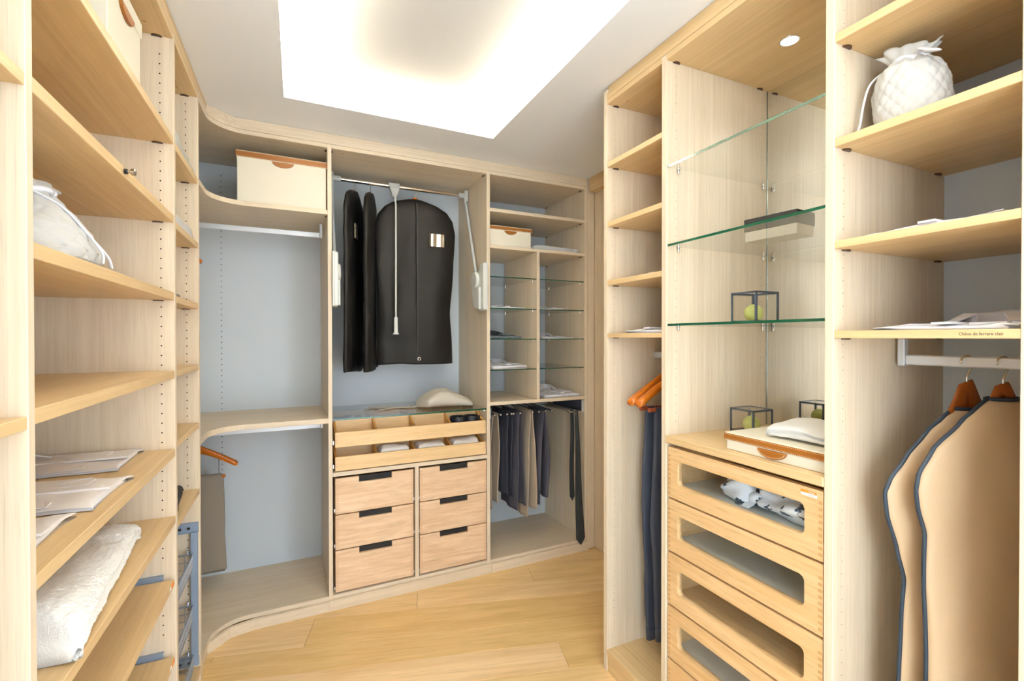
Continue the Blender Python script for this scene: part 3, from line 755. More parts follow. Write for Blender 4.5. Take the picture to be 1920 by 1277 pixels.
# ---- folded cloth ----
def slab_rings(L, Wd, H, n=30, m=36, seed=0, layers=1, noiz=.003, soft=4.0, lift=0.0, ends=8, taper=0.0):
    rings = []
    for i in range(n+1):
        s = -1+2*i/n; s = math.copysign(abs(s)**.6, s)*.9995
        c = (1-abs(s)**ends)**(1/ends); x = L/2*s; rg = []
        for k in range(m):
            a = 2*PI*k/m; ca, sa = math.cos(a), math.sin(a)
            y = Wd/2*math.copysign(abs(ca)**(2/soft), ca); zz = .5+.5*math.copysign(abs(sa)**(2/soft), sa)
            h = H*max(.12, c)*(1-taper*(s+1)/2)
            z = zz*h
            if layers > 1:
                g = abs(math.cos(PI*layers*zz)) ** 3
                edge = max(0, (abs(ca)**.5-.6)/.4); y *= 1-.11*(1-abs(math.sin(PI*layers*zz)))**2*edge
                x2 = x*(1-.075*(1-abs(math.sin(PI*layers*zz)))**2*max(0, abs(s)-.75)*4)
            else: x2 = x
            w = nz((x2, y, z), 9, seed)*noiz*2 + nz((x2, y, z), 28, seed+5)*noiz + (abs(nz((x2*.6, y, 0), 16, seed+9))-.2)*noiz*1.6
            z += w*(zz > .15)*min(1, zz*2) + lift*max(0, nz((x2, y, 0), 6, seed+2))*zz
            y += nz((x2, 0, z*4), 12, seed+3)*noiz*1.5; x2 += nz((0, y, z*4), 12, seed+4)*noiz*1.5
            rg.append((x2, y, max(.0002, z)))
        rings.append(rg)
    return rings
def folded(name, label, cat, loc, rz, L, Wd, H, mat, M=W, group=None, **kw):
    F = LOC(*loc, rz, M)
    return single(name, BM().loft(slab_rings(L, Wd, H, **kw)), mat, label, cat, F, group, smooth='all')
def shirt(label, loc, rz, M=W, L=.34, Wd=.25, H=.02, mat=None, seed=0, collar=.03, group='folded shirts on shelves'):
    """local +x is the hem, the collar lies at -x"""
    mat = mat or cotton; F = LOC(*loc, rz, M)
    t = thing('folded_shirt', label, 'shirt', (0, 0, 0), F, group)
    mk('body', BM().loft(slab_rings(L, Wd, H, 40, 48, seed, 2, .0026, 6, ends=14, taper=.3)), mat, t, F, smooth='all')
    b = BM(); n = 14; rg = []
    for i in range(n+1):
        f = i/n; x = -L*.36+f*(L*.84); rg.append([(x, -.016, H*.9), (x, .016, H*.9), (x, .016, H+.0030+.0012*nz((x, 1, 0), 14, seed)), (x, -.016, H+.0030+.0012*nz((x, 0, 0), 14, seed))])
    mk('placket', b.loft(rg), mat, t, F)
    b = BM()
    for sg in (-1, 1):                       # sleeves tucked under as creased flaps on the body
        rg = []
        for i in range(9):
            f = i/8; x = -L*.30+f*L*.55; w_ = .018+.07*max(0, 1-abs(f-.62)/.42)
            y0, y1 = sg*(Wd*.46), sg*(Wd*.46-w_)
            zz = H+.0028+.0022*nz((x, sg, 0), 18, seed)
            rg.append([(x, y0, H*.8), (x, y1, H*.92), (x, y1, zz), (x, y0, H*.9)])
        b.loft(rg)
    mk('fold_flap', b, mat, t, F)
    # stand-up collar folded over
    b = BM(); rings = []; r0 = .045; n = 30
    for i in range(n+1):
        a = math.radians(-158+316*i/n)+PI
        rr = r0*(1+.10*math.cos(a)); e = abs(i/n-.5)*2
        fl_ = .020+.030*e**2; hh = collar*(1-.25*e)
        cxx, cyy = -L*.36+rr*math.cos(a), rr*math.sin(a)*1.25
        d = Vector((math.cos(a), math.sin(a)*1.25, 0)).normalized(); c = Vector((cxx, cyy, H-.002))
        wob = nz((cxx*5, cyy*5, 0), 4, seed)*.004
        prof = [(0, 0), (-.002, hh), (.006, hh+.003+wob), (fl_, hh*.25+.004), (fl_-.001, hh*.25+.0015), (.005, hh-.001+wob), (.002, 0)]
        rings.append([c+d*p[0]+Vector((0, 0, p[1])) for p in prof])
    mk('collar', b.loft(rings), mat, t, F, smooth=True)
    b = BM()
    for i in range(4): b.lathe([(.004, 0), (.004, .0012)], (-L*.26+i*.075, 0, H+.0022), 10)
    mk('button', b, whitep if mat is not greysh else blackm, t, F, kind='stuff')
    b = BM(); b.box(L*.06, L*.30, Wd*.10, Wd*.34, H-.002, H+.0026); mk('pocket', b, mat, t, F, bev=.0006)
    return t
# left run, shelf five
shirt('white folded shirt lying deepest on the left shelf, its collar in view', (-.620, 1.755, 1.0684), .02, L=.335, Wd=.25, H=.016, mat=cottonw, seed=1)
shirt('white folded shirt in the middle of the three on the left shelf', (-.560, 1.415, 1.0684), -.03, L=.33, Wd=.25, H=.018, mat=cottonw, seed=2)
shirt('white folded shirt nearest the camera on the left shelf', (-.578, 1.13, 1.0684), .02, L=.33, Wd=.235, H=.017, mat=cottonw, seed=3)
# back cabinet: glass shelves (hem to the front)
def bshirt(lab, u, v, z, **k): return shirt(lab, (u, v, z), -PI/2, BF, **k)
bshirt('white folded shirt on the second glass shelf, left column', 1.212, .19, 1.6199, Wd=.245, H=.012, seed=4, L=.30)
bshirt('dark grey folded shirt on a glass shelf', 1.196, .19, 1.4289, Wd=.235, H=.024, seed=5, mat=greysh, L=.30)
bshirt('white folded shirt on the lowest glass shelf, left column', 1.220, .19, 1.2384, Wd=.25, H=.026, seed=6, L=.30)
bshirt('white folded shirt on the second glass shelf, right column', 1.552, .19, 1.6199, Wd=.235, H=.012, seed=7, L=.30)
bshirt('white folded shirt on the third glass shelf, right column', 1.580, .19, 1.4289, Wd=.25, H=.014, seed=8, L=.30)
bshirt('white folded shirt on the wooden shelf above the tie rack', 1.605, .18, 1.0409, Wd=.28, H=.026, seed=9, L=.32, collar=.036)
# right run (hem to the front: -X)
shirt('white folded shirt on the third shelf of the narrow right bay', (1.42, 1.462, 1.6814), PI, L=.32, Wd=.22, H=.010, seed=10)
shirt('white folded shirt on the lowest shelf of the narrow right bay', (1.41, 1.475, 1.4554), PI, L=.32, Wd=.25, H=.020, seed=11)
shirt('flat white folded shirt on the shelf below the quilted bag at right', (1.40, .560, 1.6764), PI, L=.32, Wd=.25, H=.014, seed=12)
shirt('white folded shirt with raised collar on the lettered shelf', (1.40, .535, 1.4549), PI, L=.32, Wd=.25, H=.013, seed=13, collar=.034)
# towels
def fluffy(name, label, loc, rz, L, Wd, H, seed, mat=terry, amp=.0032, group=None, **kw):
    rings = slab_rings(L, Wd, H, 190, 140, seed, 2, .0026, 3.0, ends=5, **kw)
    out = []
    for r in rings:
        out.append([(p[0]+nz(p, 190, 1)*amp, p[1]+nz(p, 190, 2)*amp, max(.0003, p[2]+(nz(p, 190, 3)*amp+nz(p, 90, 4)*amp*.5)*(p[2] > .006))) for p in r])
    F = LOC(*loc, rz)
    return single(name, BM().loft(out), mat, label, 'towel', F, group, smooth='all')
fluffy('folded_towel', 'thick fluffy white towel folded on the left shelf above the shoe shelves', (-.505, 1.395, .8434), PI/2+.10, .60, .235, .105, 3, lift=.02, taper=.22)
folded('folded_towel', 'grey ribbed towel folded on the narrow left bay, second shelf from the top', 'towel', (-.538, 2.105, 2.0974), PI/2, .36, .31, .115, greytowel, seed=4, layers=3, noiz=.005, soft=3, taper=.6)
folded('folded_towel', 'small white towel folded in the narrow left bay', 'towel', (-.538, 2.105, 1.8314), PI/2, .35, .31, .065, terry, seed=5, layers=2, noiz=.006, soft=3, taper=.25)
folded('folded_cloth', 'small grey folded cloth in the narrow left bay', 'cloth', (-.53, 2.00, 1.5804), PI/2, .14, .28, .022, linen, seed=6, layers=2)
folded('folded_cloth', 'white cloth folded in layers beside the small low box', 'cloth', (1.565, .15, 2.0042), 0, .35, .25, .036, terry, BF, seed=7, layers=3, noiz=.004, soft=3.2)
folded('folded_towel', 'white towel folded on top of the flat white box', 'towel', (1.37, .867, 1.1406), PI/2+.03, .205, .19, .048, terry, seed=8, layers=2, noiz=.004, soft=2.8)
for i, (u, w_, lab) in enumerate(((.503, .165, 'white folded socks in the second compartment of the lower tray'), (.715, .17, 'white folded socks in the third compartment of the lower tray'), (.93, .17, 'white folded socks in the right compartment of the lower tray'))):
    folded('folded_socks', lab, 'socks', (u, .082, .7332), .03*(i-1), w_, .105, .090, terry, BF, 'white socks in the lower tray', seed=20+i, layers=3, noiz=.004, soft=3)
# rolled belts in the upper tray
for i, (u, r) in enumerate(((.892, .052), (.982, .052))):
    F = LOC(u, .088, .8592, 0, BF)
    t = thing('rolled_belt', ('black rolled belt in the upper tray, left of two', 'black rolled belt in the upper tray, right of two')[i], 'belt', (0, 0, 0), F, 'rolled belts')
    b = BM(); pts = []
    for k in range(90):
        a = k/90*6*PI; rr = .018+(r-.018)*k/90; pts.append((rr*math.cos(a), rr*math.sin(a), .048))
    rings = []
    for k, p in enumerate(pts):
        d = Vector((p[0], p[1], 0)).normalized()*.0016
        rings.append([Vector((p[0], p[1], .002))-d, Vector((p[0], p[1], .002))+d, Vector((p[0], p[1], .097))+d, Vector((p[0], p[1], .097))-d])
    mk('strap', b.loft(rings), plain('black_leather', (26, 28, 34), .45), t, F)
    mk('buckle', BM().box(r-.002, r+.004, -.012, .012, .03, .075), steel, t, F, bev=.001)
for i, (u, w_) in enumerate(((.245, .075), (.335, .03))):
    F = LOC(u, .26, .8592, 0, BF)
    single('folded_strap', BM().loft(slab_rings(w_*1.6, .10, .118, 16, 20, 30+i)), blackm, ('black folded strap at the left of the upper tray behind the board', 'small black folded strap behind the upper tray board')[i], 'belt', F, smooth='all')
# dark things in the narrow left bay
folded('black_pouch', 'black soft pouch on the shelf above the wire rack', 'pouch', (-.52, 2.12, .8124), PI/2+.12, .27, .24, .075, plain('black_velvet', (17, 17, 21), .95), seed=40, noiz=.004, soft=2.4, taper=.35)
folded('black_shoe_bag', 'small black bundle on the shelf above the black pouch', 'bundle', (-.60, 2.05, 1.0864), PI/2, .14, .2, .05, blackm, seed=41, soft=2.6)

# patterned scarf in the top glass drawer
m, nt, p_ = newmat('floral_cloth'); N_, L_ = nt.nodes.new, nt.links.new
tcn = N_('ShaderNodeTexCoord'); vo = N_('ShaderNodeTexVoronoi'); vo.inputs['Scale'].default_value = 24; ns = N_('ShaderNodeTexNoise'); ns.inputs['Scale'].default_value = 70; ns.inputs['Detail'].default_value = 3
L_(tcn.outputs['Object'], vo.inputs['Vector']); L_(tcn.outputs['Object'], ns.inputs['Vector'])
ad_ = N_('ShaderNodeMath'); ad_.operation = 'MULTIPLY_ADD'; ad_.inputs[1].default_value = 1.1; L_(ns.outputs[0], ad_.inputs[0]); L_(vo.outputs['Distance'], ad_.inputs[2])
rp = N_('ShaderNodeMapRange'); rp.inputs[1].default_value = .86; rp.inputs[2].default_value = .90; L_(ad_.outputs[0], rp.inputs[0])
mxx = N_('ShaderNodeMix'); mxx.data_type = 'RGBA'; mxx.inputs['A'].default_value = lin((52, 74, 96)); mxx.inputs['B'].default_value = lin((226, 232, 240)); L_(rp.outputs[0], mxx.inputs['Factor'])
L_(mxx.outputs['Result'], p_.inputs['Base Color']); p_.inputs['Roughness'].default_value = .85
F = LOC(1.325, .965, .9084, RZR)
t = thing('scarf', 'white scarf with blue flowers lying in the top glass-fronted drawer', 'scarf', (0, 0, 0), F)
rings = []
for i in range(61):
    f = i/60; x = -.17+.34*f; r_ = .03+.016*math.sin(PI*f)+.010*math.sin(f*9); pinch = 1-.55*math.exp(-((f-.34)/.05)**2)
    rr = r_*pinch; rg = []
    for k in range(32):
        a = 2*PI*k/32; q = rr*(1+.16*math.sin(a*5+f*7)+.3*nz((x*3, math.cos(a), math.sin(a)), 2.2, 5))
        rg.append((x+.01*nz((f*4, k*.2, 0), 2, 3), q*1.35*math.cos(a)+.012*math.sin(f*6), max(.0005, r_*pinch*.9+q*.95*math.sin(a))))
    rings.append(rg)
mk('cloth', BM().loft(rings), m, t, F, smooth='all')
mk('knot', BM().sphere((-.052, -.026, .026), .021, 20, 14, (1, .9, 1)), m, t, F, smooth='all')
b = BM()
rg = []
for i in range(10):
    f = i/9; x = -.055-.02*f; rg.append([(x-.016*(1+f*.6), -.03-.03*f, .02-.018*f), (x+.016*(1+f*.6), -.035-.03*f, .018-.016*f), (x+.016*(1+f*.6), -.035-.03*f, .022-.016*f), (x-.016*(1+f*.6), -.03-.03*f, .024-.018*f)])
mk('loose_end', b.loft(rg), m, t, F)

# ---- quilted drawstring bags ----
def quilted_bag(label, loc, prof, lean, rz, sq=(1, 1), ruffle=.05, rh=.05, seed=0, kq=13, string_paths=(), rang=0.3, rw=.10, qa=.0042):
    F = LOC(*loc, rz)
    t = thing('drawstring_bag', label, 'bag', (0, 0, 0), F, 'quilted white drawstring bags')
    H = prof[-1][0]; nzr, nk = 90, 144; rings = []
    def axis(z): f = z/H; return lean[0]*f*f, lean[1]*f*f
    for i in range(nzr+1):
        z = H*i/nzr; r = interp(prof, z)[0]; rg = []; ax_, ay_ = axis(z); f = i/nzr
        for k in range(nk):
            a = 2*PI*k/nk
            qn = abs(math.sin((a*kq/2+z*kq*4.6)))*abs(math.sin((a*kq/2-z*kq*4.6)))
            fold = math.sin(a*11+seed)*.0045*max(0, (f-.62)/.38)
            q = r*(1+.10*nz((math.cos(a)*1.2, math.sin(a)*1.2, z*9), 1.3, seed)) + qa*(qn**.3-.7)*(1-.7*max(0, (f-.75)/.25)) + fold
            rg.append((ax_+q*sq[0]*math.cos(a), ay_+q*sq[1]*math.sin(a), max(.0004, z+.006*nz((math.cos(a), math.sin(a), 0), 1.5, seed+3)*f)))
        rings.append(rg)
    mk('body', BM().loft(rings), quilt, t, F, smooth='all')
    ax_, ay_ = axis(H); rn = prof[-1][1]; rings = []
    for j in (0, 1):
        for i in (range(9) if j == 0 else range(8, -1, -1)):
            f = i/8; rg = []
            for k in range(96):
                a = 2*PI*k/96; q = (rn*.95*(1-f)+f*(rn+ruffle*.35)) + math.sin(a*9+seed)*.0045*f - .0022*j
                u_, v_ = q*math.cos(a)*(1+f*rw*10*abs(math.cos(a))), q*math.sin(a)*(1-.5*f)
                x = ax_+u_*math.cos(rang)-v_*math.sin(rang); y = ay_+u_*math.sin(rang)+v_*math.cos(rang)
                rg.append((x, y, H-.006+rh*f*(1+.35*nz((math.cos(a)*2, math.sin(a)*2, 0), 1, seed))))
            rings.append(rg)
    mk('gathered_top', BM().loft(rings), quilt, t, F, smooth='all')
    b = BM(); b.tube([(ax_+(rn+.004)*math.cos(2*PI*k/28), ay_+(rn+.004)*math.sin(2*PI*k/28), H-.004+.003*math.sin(k)) for k in range(29)], .0065, 8)
    mk('drawstring_channel', b, cotton, t, F, smooth='all')
    for pth in string_paths:
        # smooth the path
        P_ = [Vector(p) for p in pth]; out = []
        for i in range(len(P_)-1):
            p0, p1, p2, p3 = P_[max(0, i-1)], P_[i], P_[i+1], P_[min(len(P_)-1, i+2)]
            for s_ in range(6):
                f = s_/6; out.append(.5*((2*p1)+(p2-p0)*f+(2*p0-5*p1+4*p2-p3)*f*f+(3*p1-p0-3*p2+p3)*f**3))
        out.append(P_[-1])
        mk('drawstring', BM().tube(out, .0068, 8, .35), cotton, t, F, smooth='all')
    return t
# right: local x -> world y is mirrored; use world axes
quilted_bag('quilted white drawstring bag on the upper shelf of the right wardrobe', (1.335, .628, 1.9274),
    [(0, .062), (.010, .073), (.05, .077), (.11, .074), (.142, .062), (.160, .042), (.168, .030)], (-.005, .006), 0, (1, 1), .03, .036, 1, 19,
    [((-.02, .030, .166), (-.05, .062, .135), (-.06, .074, .085), (-.066, .080, .03), (-.080, .086, .008), (-.105, .092, .004)),
     ((-.02, -.022, .170), (-.045, -.035, .168), (-.055, -.055, .152), (-.062, -.074, .140), (-.050, -.068, .145), (-.035, -.040, .160))], 1.9, .045)
quilted_bag('quilted white drawstring bag slumped on the left shelf', (-.522, 1.262, 1.5894),
    [(0, .125), (.010, .142), (.03, .144), (.07, .122), (.10, .098), (.125, .074), (.142, .056), (.150, .048)], (.012, .01), 0, (.98, 1.0), .04, .026, 5, 15,
    [((.035, -.02, .150), (.075, .0, .125), (.112, .025, .075), (.140, .055, .03), (.143, .07, .006)),
     ((.03, -.05, .148), (.085, -.02, .118), (.118, .0, .075), (.146, .005, .03), (.146, .01, .008)),
     ((.035, .03, .152), (.045, .075, .135), (.07, .07, .125), (.075, .03, .118))], 1.3, .06, .008)

# grey linen pouch on the glass top
F = LOC(.845, .205, 1.0064, -.12, BF)
t = thing('drawstring_pouch', 'grey linen drawstring pouch lying on the glass top', 'pouch', (0, 0, 0), F)
rings = []
for i in range(49):
    f = i/48; s = -1+2*f
    x = .175*s; hw = .125*min(1, ((1+s)/.35))**.6*(1-.25*max(0, s)**3)*(1-max(0, (s-.8)/.2)**4*.6); hw = max(hw, .012)
    th = .056*min(1, max(.03, f*2.6+.08))**.6*min(1, max(.03, (1.01-f)*2.0))**.62; rg = []
    for k in range(40):
        a = 2*PI*k/40; ca, sa = math.cos(a), math.sin(a)
        y = hw*ca; z = th+th*.98*math.copysign(abs(sa)**.62, sa)+.016*nz((x*2, ca*.8, sa), 2.4, 9)*(sa > -.3)+.004*nz((x*4, ca*3, 0), 3, 4)*(sa > 0)
        rg.append((x, y, max(.0006, z)))
    rings.append(rg)
mk('body', BM().loft(rings), linen, t, F, smooth='all')
for j, (a0, l_, ph) in enumerate(((0, .33, 0), (.06, .30, 1.4), (-.05, .25, 2.6))):
    pts = [(-.15-l_*k/24, a0*k/24+.018*math.sin(k/24*9+ph), .004+.003*abs(math.sin(k*.9+j))+(.02 if k < 2 else 0)) for k in range(25)]
    mk('drawstring', BM().tube(pts, .0095, 8, .3), linen, t, F, smooth='all')
b = BM(); b.tube([(-.152, .022*math.cos(2*PI*k/16), .024+.02*math.sin(2*PI*k/16)) for k in range(17)], .006, 8); mk('gathered_neck', b, linen, t, F, smooth='all')
# ------------------------------------------------------------------ hangers, garments, racks
def hanger(label, loc, rz, M=W, hw=.22, mat=None, drop=.095, bar=False, bo=.055, thick=1.0, cat='hanger', group=None, p=1.35, tiltend=0):
    """local origin: top of the hook, arms along local x"""
    mat = mat or hangwood; F = LOC(*loc, rz, M)
    t = thing('coat_hanger', label, cat, (0, 0, 0), F, group)
    zt = -.098; rings = []
    for i in range(41):
        s = -1+2*i/40; x = hw*s; e = abs(s)
        z = zt-drop*(e**p)*.9+.012*math.exp(-(s/.13)**2); bow = -.03*e*e*tiltend
        hh = .017+.010*math.exp(-(s/.25)**2)-.004*e; tt = (.007+.013*e**2)*thick
        if e > .97: hh *= .72; tt *= .7
        slope = math.atan2(-drop*1.2*(e**(p-1))*math.copysign(1, s), hw)
        rg = []
        for k in range(14):
            a = 2*PI*k/14; ca, sa = math.cos(a), math.sin(a)
            pp, q = math.copysign(abs(ca)**.7, ca)*tt, math.copysign(abs(sa)**.7, sa)*hh
            rg.append((x-q*math.sin(slope)*.6, bow+pp, z+q))
        rings.append(rg)
    mk('arms', BM().loft(rings), mat, t, F, smooth='all')
    b = BM(); R_h = .0165
    pts = [(R_h*math.cos(a), 0, -R_h-.0015+R_h*math.sin(a)) for a in [math.radians(190-k*14) for k in range(17)]]
    pts += [(.004, 0, -.046), (0, 0, -.054), (0, 0, zt+.008)]
    b.tube(pts, .0019, 8, up=(0, 1, 0)); mk('hook', b, chrome, t, F, smooth='all')
    if bar:
        zb = zt-drop-bo
        mk('trouser_bar', BM().tube([(-.165, 0, zb), (.165, 0, zb)], .009, 12), barwood if bar == 'dark' else hangwood, t, F, smooth=True)
        for sx in (-1, 1): mk('bar_wire', BM().tube([(sx*.135, 0, zb), (sx*.135, 0, zt-drop*.55)], .0016, 6), chrome, t, F)
    return t
def garment(b, prof, nk=64, nrow=70, seed=0, fold=.006, fk=34, flat=.8, bottom_wave=.0, y_off=None):
    """prof rows: (z, centre x, half width, half thickness)"""
    z0, z1 = prof[0][0], prof[-1][0]; rings = []
    for i in range(nrow+1):
        z = z0+(z1-z0)*i/nrow; cx_, hw, ht = interp(prof, z); f = i/nrow; rg = []
        for k in range(nk):
            a = 2*PI*k/nk; ca, sa = math.cos(a), math.sin(a)
            x = cx_+hw*math.copysign(abs(ca)**.85, ca); y = ht*math.copysign(abs(sa)**flat, sa)
            amp = fold*(.25+.75*f)
            y += amp*(math.sin(x*fk+2.2*nz((x*2, 0, z*1.2), 1.6, seed)+seed)*.6+nz((x*4, 0, z*.9), 2.2, seed+2)*1.3)*(1-.5*abs(ca)**4)
            y += .0035*nz((x, y, z), 11, seed+6)
            x += .006*nz((sa, 0, z*3), 1.7, seed+4)
            zz = z+(bottom_wave*nz((x*2.2, 0, 0), 2.0, seed+8) if i == nrow else bottom_wave*f*f*nz((x*2.2, 0, 0), 2.0, seed+8))
            rg.append((x, y, zz))
        rings.append(rg)
    b.loft(rings); return b
def seam(prof, side, seed, r=.0035, n=70, y=0.0):
    z0, z1 = prof[0][0], prof[-1][0]; pts = []
    for i in range(n+1):
        z = z0+(z1-z0)*i/n; c, hw, ht = interp(prof, z); pts.append((c+side*(hw+.001)+.006*nz((0, 0, z*3), 1.7, seed+4), y, z))
    return BM().tube(pts, r, 8)
# --- black garment bags on the lift rail (z of rail = RZ) ---
RZ, RV = 2.372, .30
def black_bag(label, u, rz, seed, prof, eyelet=False, window=None):
    F = LOC(u, RV, RZ+.0085, rz, BF)
    hanger(label.replace('black garment bag', 'wooden hanger').replace(' hanging', ''), (u, RV, RZ+.0085), rz, BF, .125, hangdark if rz else hangwood, .085, thick=.7)
    t = thing('garment_bag', label, 'garment bag', (0, 0, 0), F, 'black garment bags on the lift')
    mk('body', garment(BM(), prof, 96, 110, seed, .019 if eyelet else .008, 20, .75, .02), blackbag, t, F, smooth='all')
    for s_ in (-1, 1): mk('seam', seam(prof, s_, seed, .003), blackbag, t, F, smooth='all')
    if eyelet:
        def fy(x, z):
            c_, hw, ht = interp(prof, z); q = min(.999, abs((x-c_)/hw)); return -ht*(1-q**2.3)**.4-.010
        rg = []
        for i in range(40):
            z = prof[1][0]-.02+(prof[-1][0]+.035-prof[1][0])*i/39; y = fy(.0, z)
            rg.append([(-.006, y+.008, z), (.006, y+.008, z), (.005, y-.002, z), (-.005, y-.002, z)])
        mk('zip', BM().loft(rg), blackm, t, F)
        z = prof[-1][0]+.035
        b = BM(); b.tube([(.01+.009*math.cos(2*PI*k/20), fy(0, z)-.002, z+.009*math.sin(2*PI*k/20)) for k in range(21)], .003, 8); mk('eyelet', b, chrome, t, F, smooth='all')
    if window:
        x0, x1, z0, z1, y = window
        b = BM(); n = 8; rg = []
        for i in range(n+1):
            x = x0+(x1-x0)*i/n; yy = y+.003*math.sin(i*1.9); rg.append([(x, yy, z0), (x, yy, z1), (x, yy+.004, z1), (x, yy+.004, z0)])
        mk('label_window', b.loft(rg), silver, t, F, label='clear label window')
    return t
ZT = -.076
pf = [(ZT, 0, .030, .022), (ZT-.014, 0, .090, .030), (ZT-.034, .005, .150, .038), (ZT-.068, .012, .202, .042), (ZT-.12, .012, .238, .044), (ZT-.20, .010, .255, .045), (ZT-.40, 0, .248, .050), (ZT-.70, -.006, .230, .052), (ZT-1.035, .0, .242, .045)]
black_bag('black garment bag facing the room with zip and label window', .685, 0, 2, pf, True, (.075, .172, ZT-.295, ZT-.215, -.061))
ps = [(ZT, 0, .030, .020), (ZT-.014, 0, .085, .024), (ZT-.034, 0, .140, .027), (ZT-.07, 0, .19, .028), (ZT-.14, 0, .226, .028), (ZT-.4, 0, .230, .029), (ZT-.75, -.01, .222, .030), (ZT-1.06, -.01, .232, .031)]
black_bag('black garment bag seen edge-on, hanging leftmost on the rail', .318, PI/2-.34, 3, ps, False, (-.14, -.06, ZT-.30, ZT-.215, -.036))
black_bag('black garment bag seen edge-on, hanging second on the rail', .412, PI/2-.27, 7, ps)

# --- wardrobe lift ---
t = thing('wardrobe_lift', 'white pull-down wardrobe lift with chrome rail and long pull rod', 'wardrobe lift', (.607, .2, 1.6), BF)
UL, UR = .190, 1.026
mk('rail', BM().tube([(UL+.03, RV, RZ), (UR-.025, RV, RZ)], .0125, 16), chrome, t, BF, smooth=True)
for u, s_ in ((UL, 1), (UR, -1)):
    wall = .1665 if s_ > 0 else 1.0485
    a = mk('arm', BM().tube([(u+.004*s_, RV+.0, RZ+.028), (u+.004*s_, RV, RZ-.03), (u+.002*s_, .10, 1.80)], .0095, 12), plasticd, t, BF, smooth=True)
    mk('arm_joint', BM().cyl((u, RV, RZ+.034), (u, RV, RZ-.036), .0155, 16), plasticd, a, BF, smooth=True)
    mk('rail_socket', BM().cyl((u, RV, RZ), (u+.052*s_, RV, RZ), .0175, 18), plasticd, a, BF, smooth=True)
    hs = mk('housing', BM().prism([(-.018, 1.605), (-.018, 1.888), (.030, 1.888), (.060, 1.85), (.135, 1.83), (.135, 1.765), (.10, 1.745), (.150, 1.745), (.105, 1.625), (.055, 1.60)], min(wall+.0005*s_, wall+.03*s_), max(wall+.0005*s_, wall+.03*s_), 'x'), plastic, t, BF, bev=.004)
    mk('wall_plate', BM().box(min(wall+.0003*s_, wall+.013*s_), max(wall+.0003*s_, wall+.013*s_), -.024, .010, 1.603, 1.892), plastic, hs, BF, bev=.003)
    mk('pivot_disc', BM().lathe([(.050, 0), (.050, .016*s_), (.046, .020*s_), (.0, .0205*s_)], (wall+.03*s_, .095, 1.792), 28, 'x'), plastic, hs, BF, smooth=True)
    mk('lower_block', BM().prism([(.02, 1.61), (.02, 1.745), (.148, 1.745), (.108, 1.628), (.06, 1.612)], min(wall+.03*s_, wall+.044*s_), max(wall+.03*s_, wall+.044*s_), 'x'), plastic, hs, BF, bev=.003)
    mk('slot', BM().box(min(wall+.012*s_, wall+.0134*s_), max(wall+.012*s_, wall+.0134*s_), -.012, -.002, 1.772, 1.778), blackm, hs, BF)
UH = .553
mk('rod_clamp', BM().box(UH-.034, UH+.034, RV-.018, RV+.018, RZ-.014, RZ+.017), plasticd, t, BF, bev=.004)
mk('rod_yoke', BM().prism([(UH-.032, RZ-.012), (UH+.032, RZ-.012), (UH+.010, RZ-.075), (UH-.010, RZ-.075)], RV-.03, RV+.004, 'y'), plasticd, t, BF, bev=.003)
pr = mk('pull_rod', BM().tube([(UH, RV-.02, RZ-.05), (UH-.003, .228, 2.24), (UH-.006, .222, 1.55)], .0052, 12), plastic, t, BF, smooth=True)
mk('handle', BM().lathe([(.0095, .105), (.0115, .10), (.0120, .02), (.0125, .012), (.0185, .006), (.0185, 0)], (UH-.006, .222, 1.456), 18), plastic, pr, BF, smooth=True)

# --- trouser rack and trousers (rods run into the cabinet) ---
t = thing('trouser_rack', 'pull-out trouser rack of dark rods with bright tips under the back shelf', 'trouser rack', (1.3, .25, .94), BF)
ZR = .948; RU_ = (1.128, 1.170, 1.214, 1.246, 1.260, 1.308, 1.398, 1.446, 1.494, 1.546)
mk('carrier_bar', BM().box(1.10, 1.58, .44, .47, .955, .985), plain('rack_black', (30, 32, 38), .35), t, BF, bev=.002)
mk('side_runner', BM().box(1.0725, 1.0855, .02, .46, .935, .995), greymet, t, BF, bev=.001)
for u in RU_:
    r = mk('rod', BM().tube([(u, .065, ZR), (u, .45, ZR+.012)], .0048, 10), plain('rod_grey', (86, 94, 108), .3, .6), t, BF, smooth=True)
    mk('rod_tip', BM().sphere((u, .062, ZR), .0068, 12, 8), chrome, r, BF, smooth='all')
def trousers(label, u, v0, v1, zf, zb, mat, seed, spread=.012, group='trousers on the pull-out rack', skew=0.0, hang=.0):
    """folded over a rod at u; v0..v1 is the range along the rod; front leg ends at zf, back leg at zb"""
    F = LOC(u, (v0+v1)/2, 0, PI/2, BF)      # local x = v, local y = -u
    t = thing('trousers', label, 'trousers', (0, 0, zf), F, group); hv = (v1-v0)/2
    for s_, zz, nm in ((1, zf, 'front_leg'), (-1, zb, 'back_leg')):
        rings = []
        for i in range(46):
            f = i/45; z = ZR+.010-(ZR+.010-zz)*f; rg = []
            cx_ = skew*f*f; h_ = hv*(1-.10*f+.05*math.sin(f*5+seed)); off = s_*(.0095+spread*min(1, f*3)+.006*math.sin(f*4+seed))
            if f < .02: off = s_*.004
            for k in range(36):
                a = 2*PI*k/36; ca, sa = math.cos(a), math.sin(a)
                x = cx_+h_*math.copysign(abs(ca)**.8, ca); th = .0065*(.5 if f < .02 else 1)+.004*f
                y = off+th*math.copysign(abs(sa)**.7, sa)+(.010*nz((x*5, 0, z*1.3), 2.0, seed+s_)+.005*math.sin(x*45+seed))*min(1, f*2.5)
                rg.append((x, y, z+.008*nz((x*3, s_, 0), 2, seed)*f))
            rings.append(rg)
        mk(nm, BM().loft(rings), mat, t, F, smooth='all')
    return t
trousers('beige trousers at the left end of the rack', 1.150, .10, .32, .335, .37, beigetr, 1, .018)
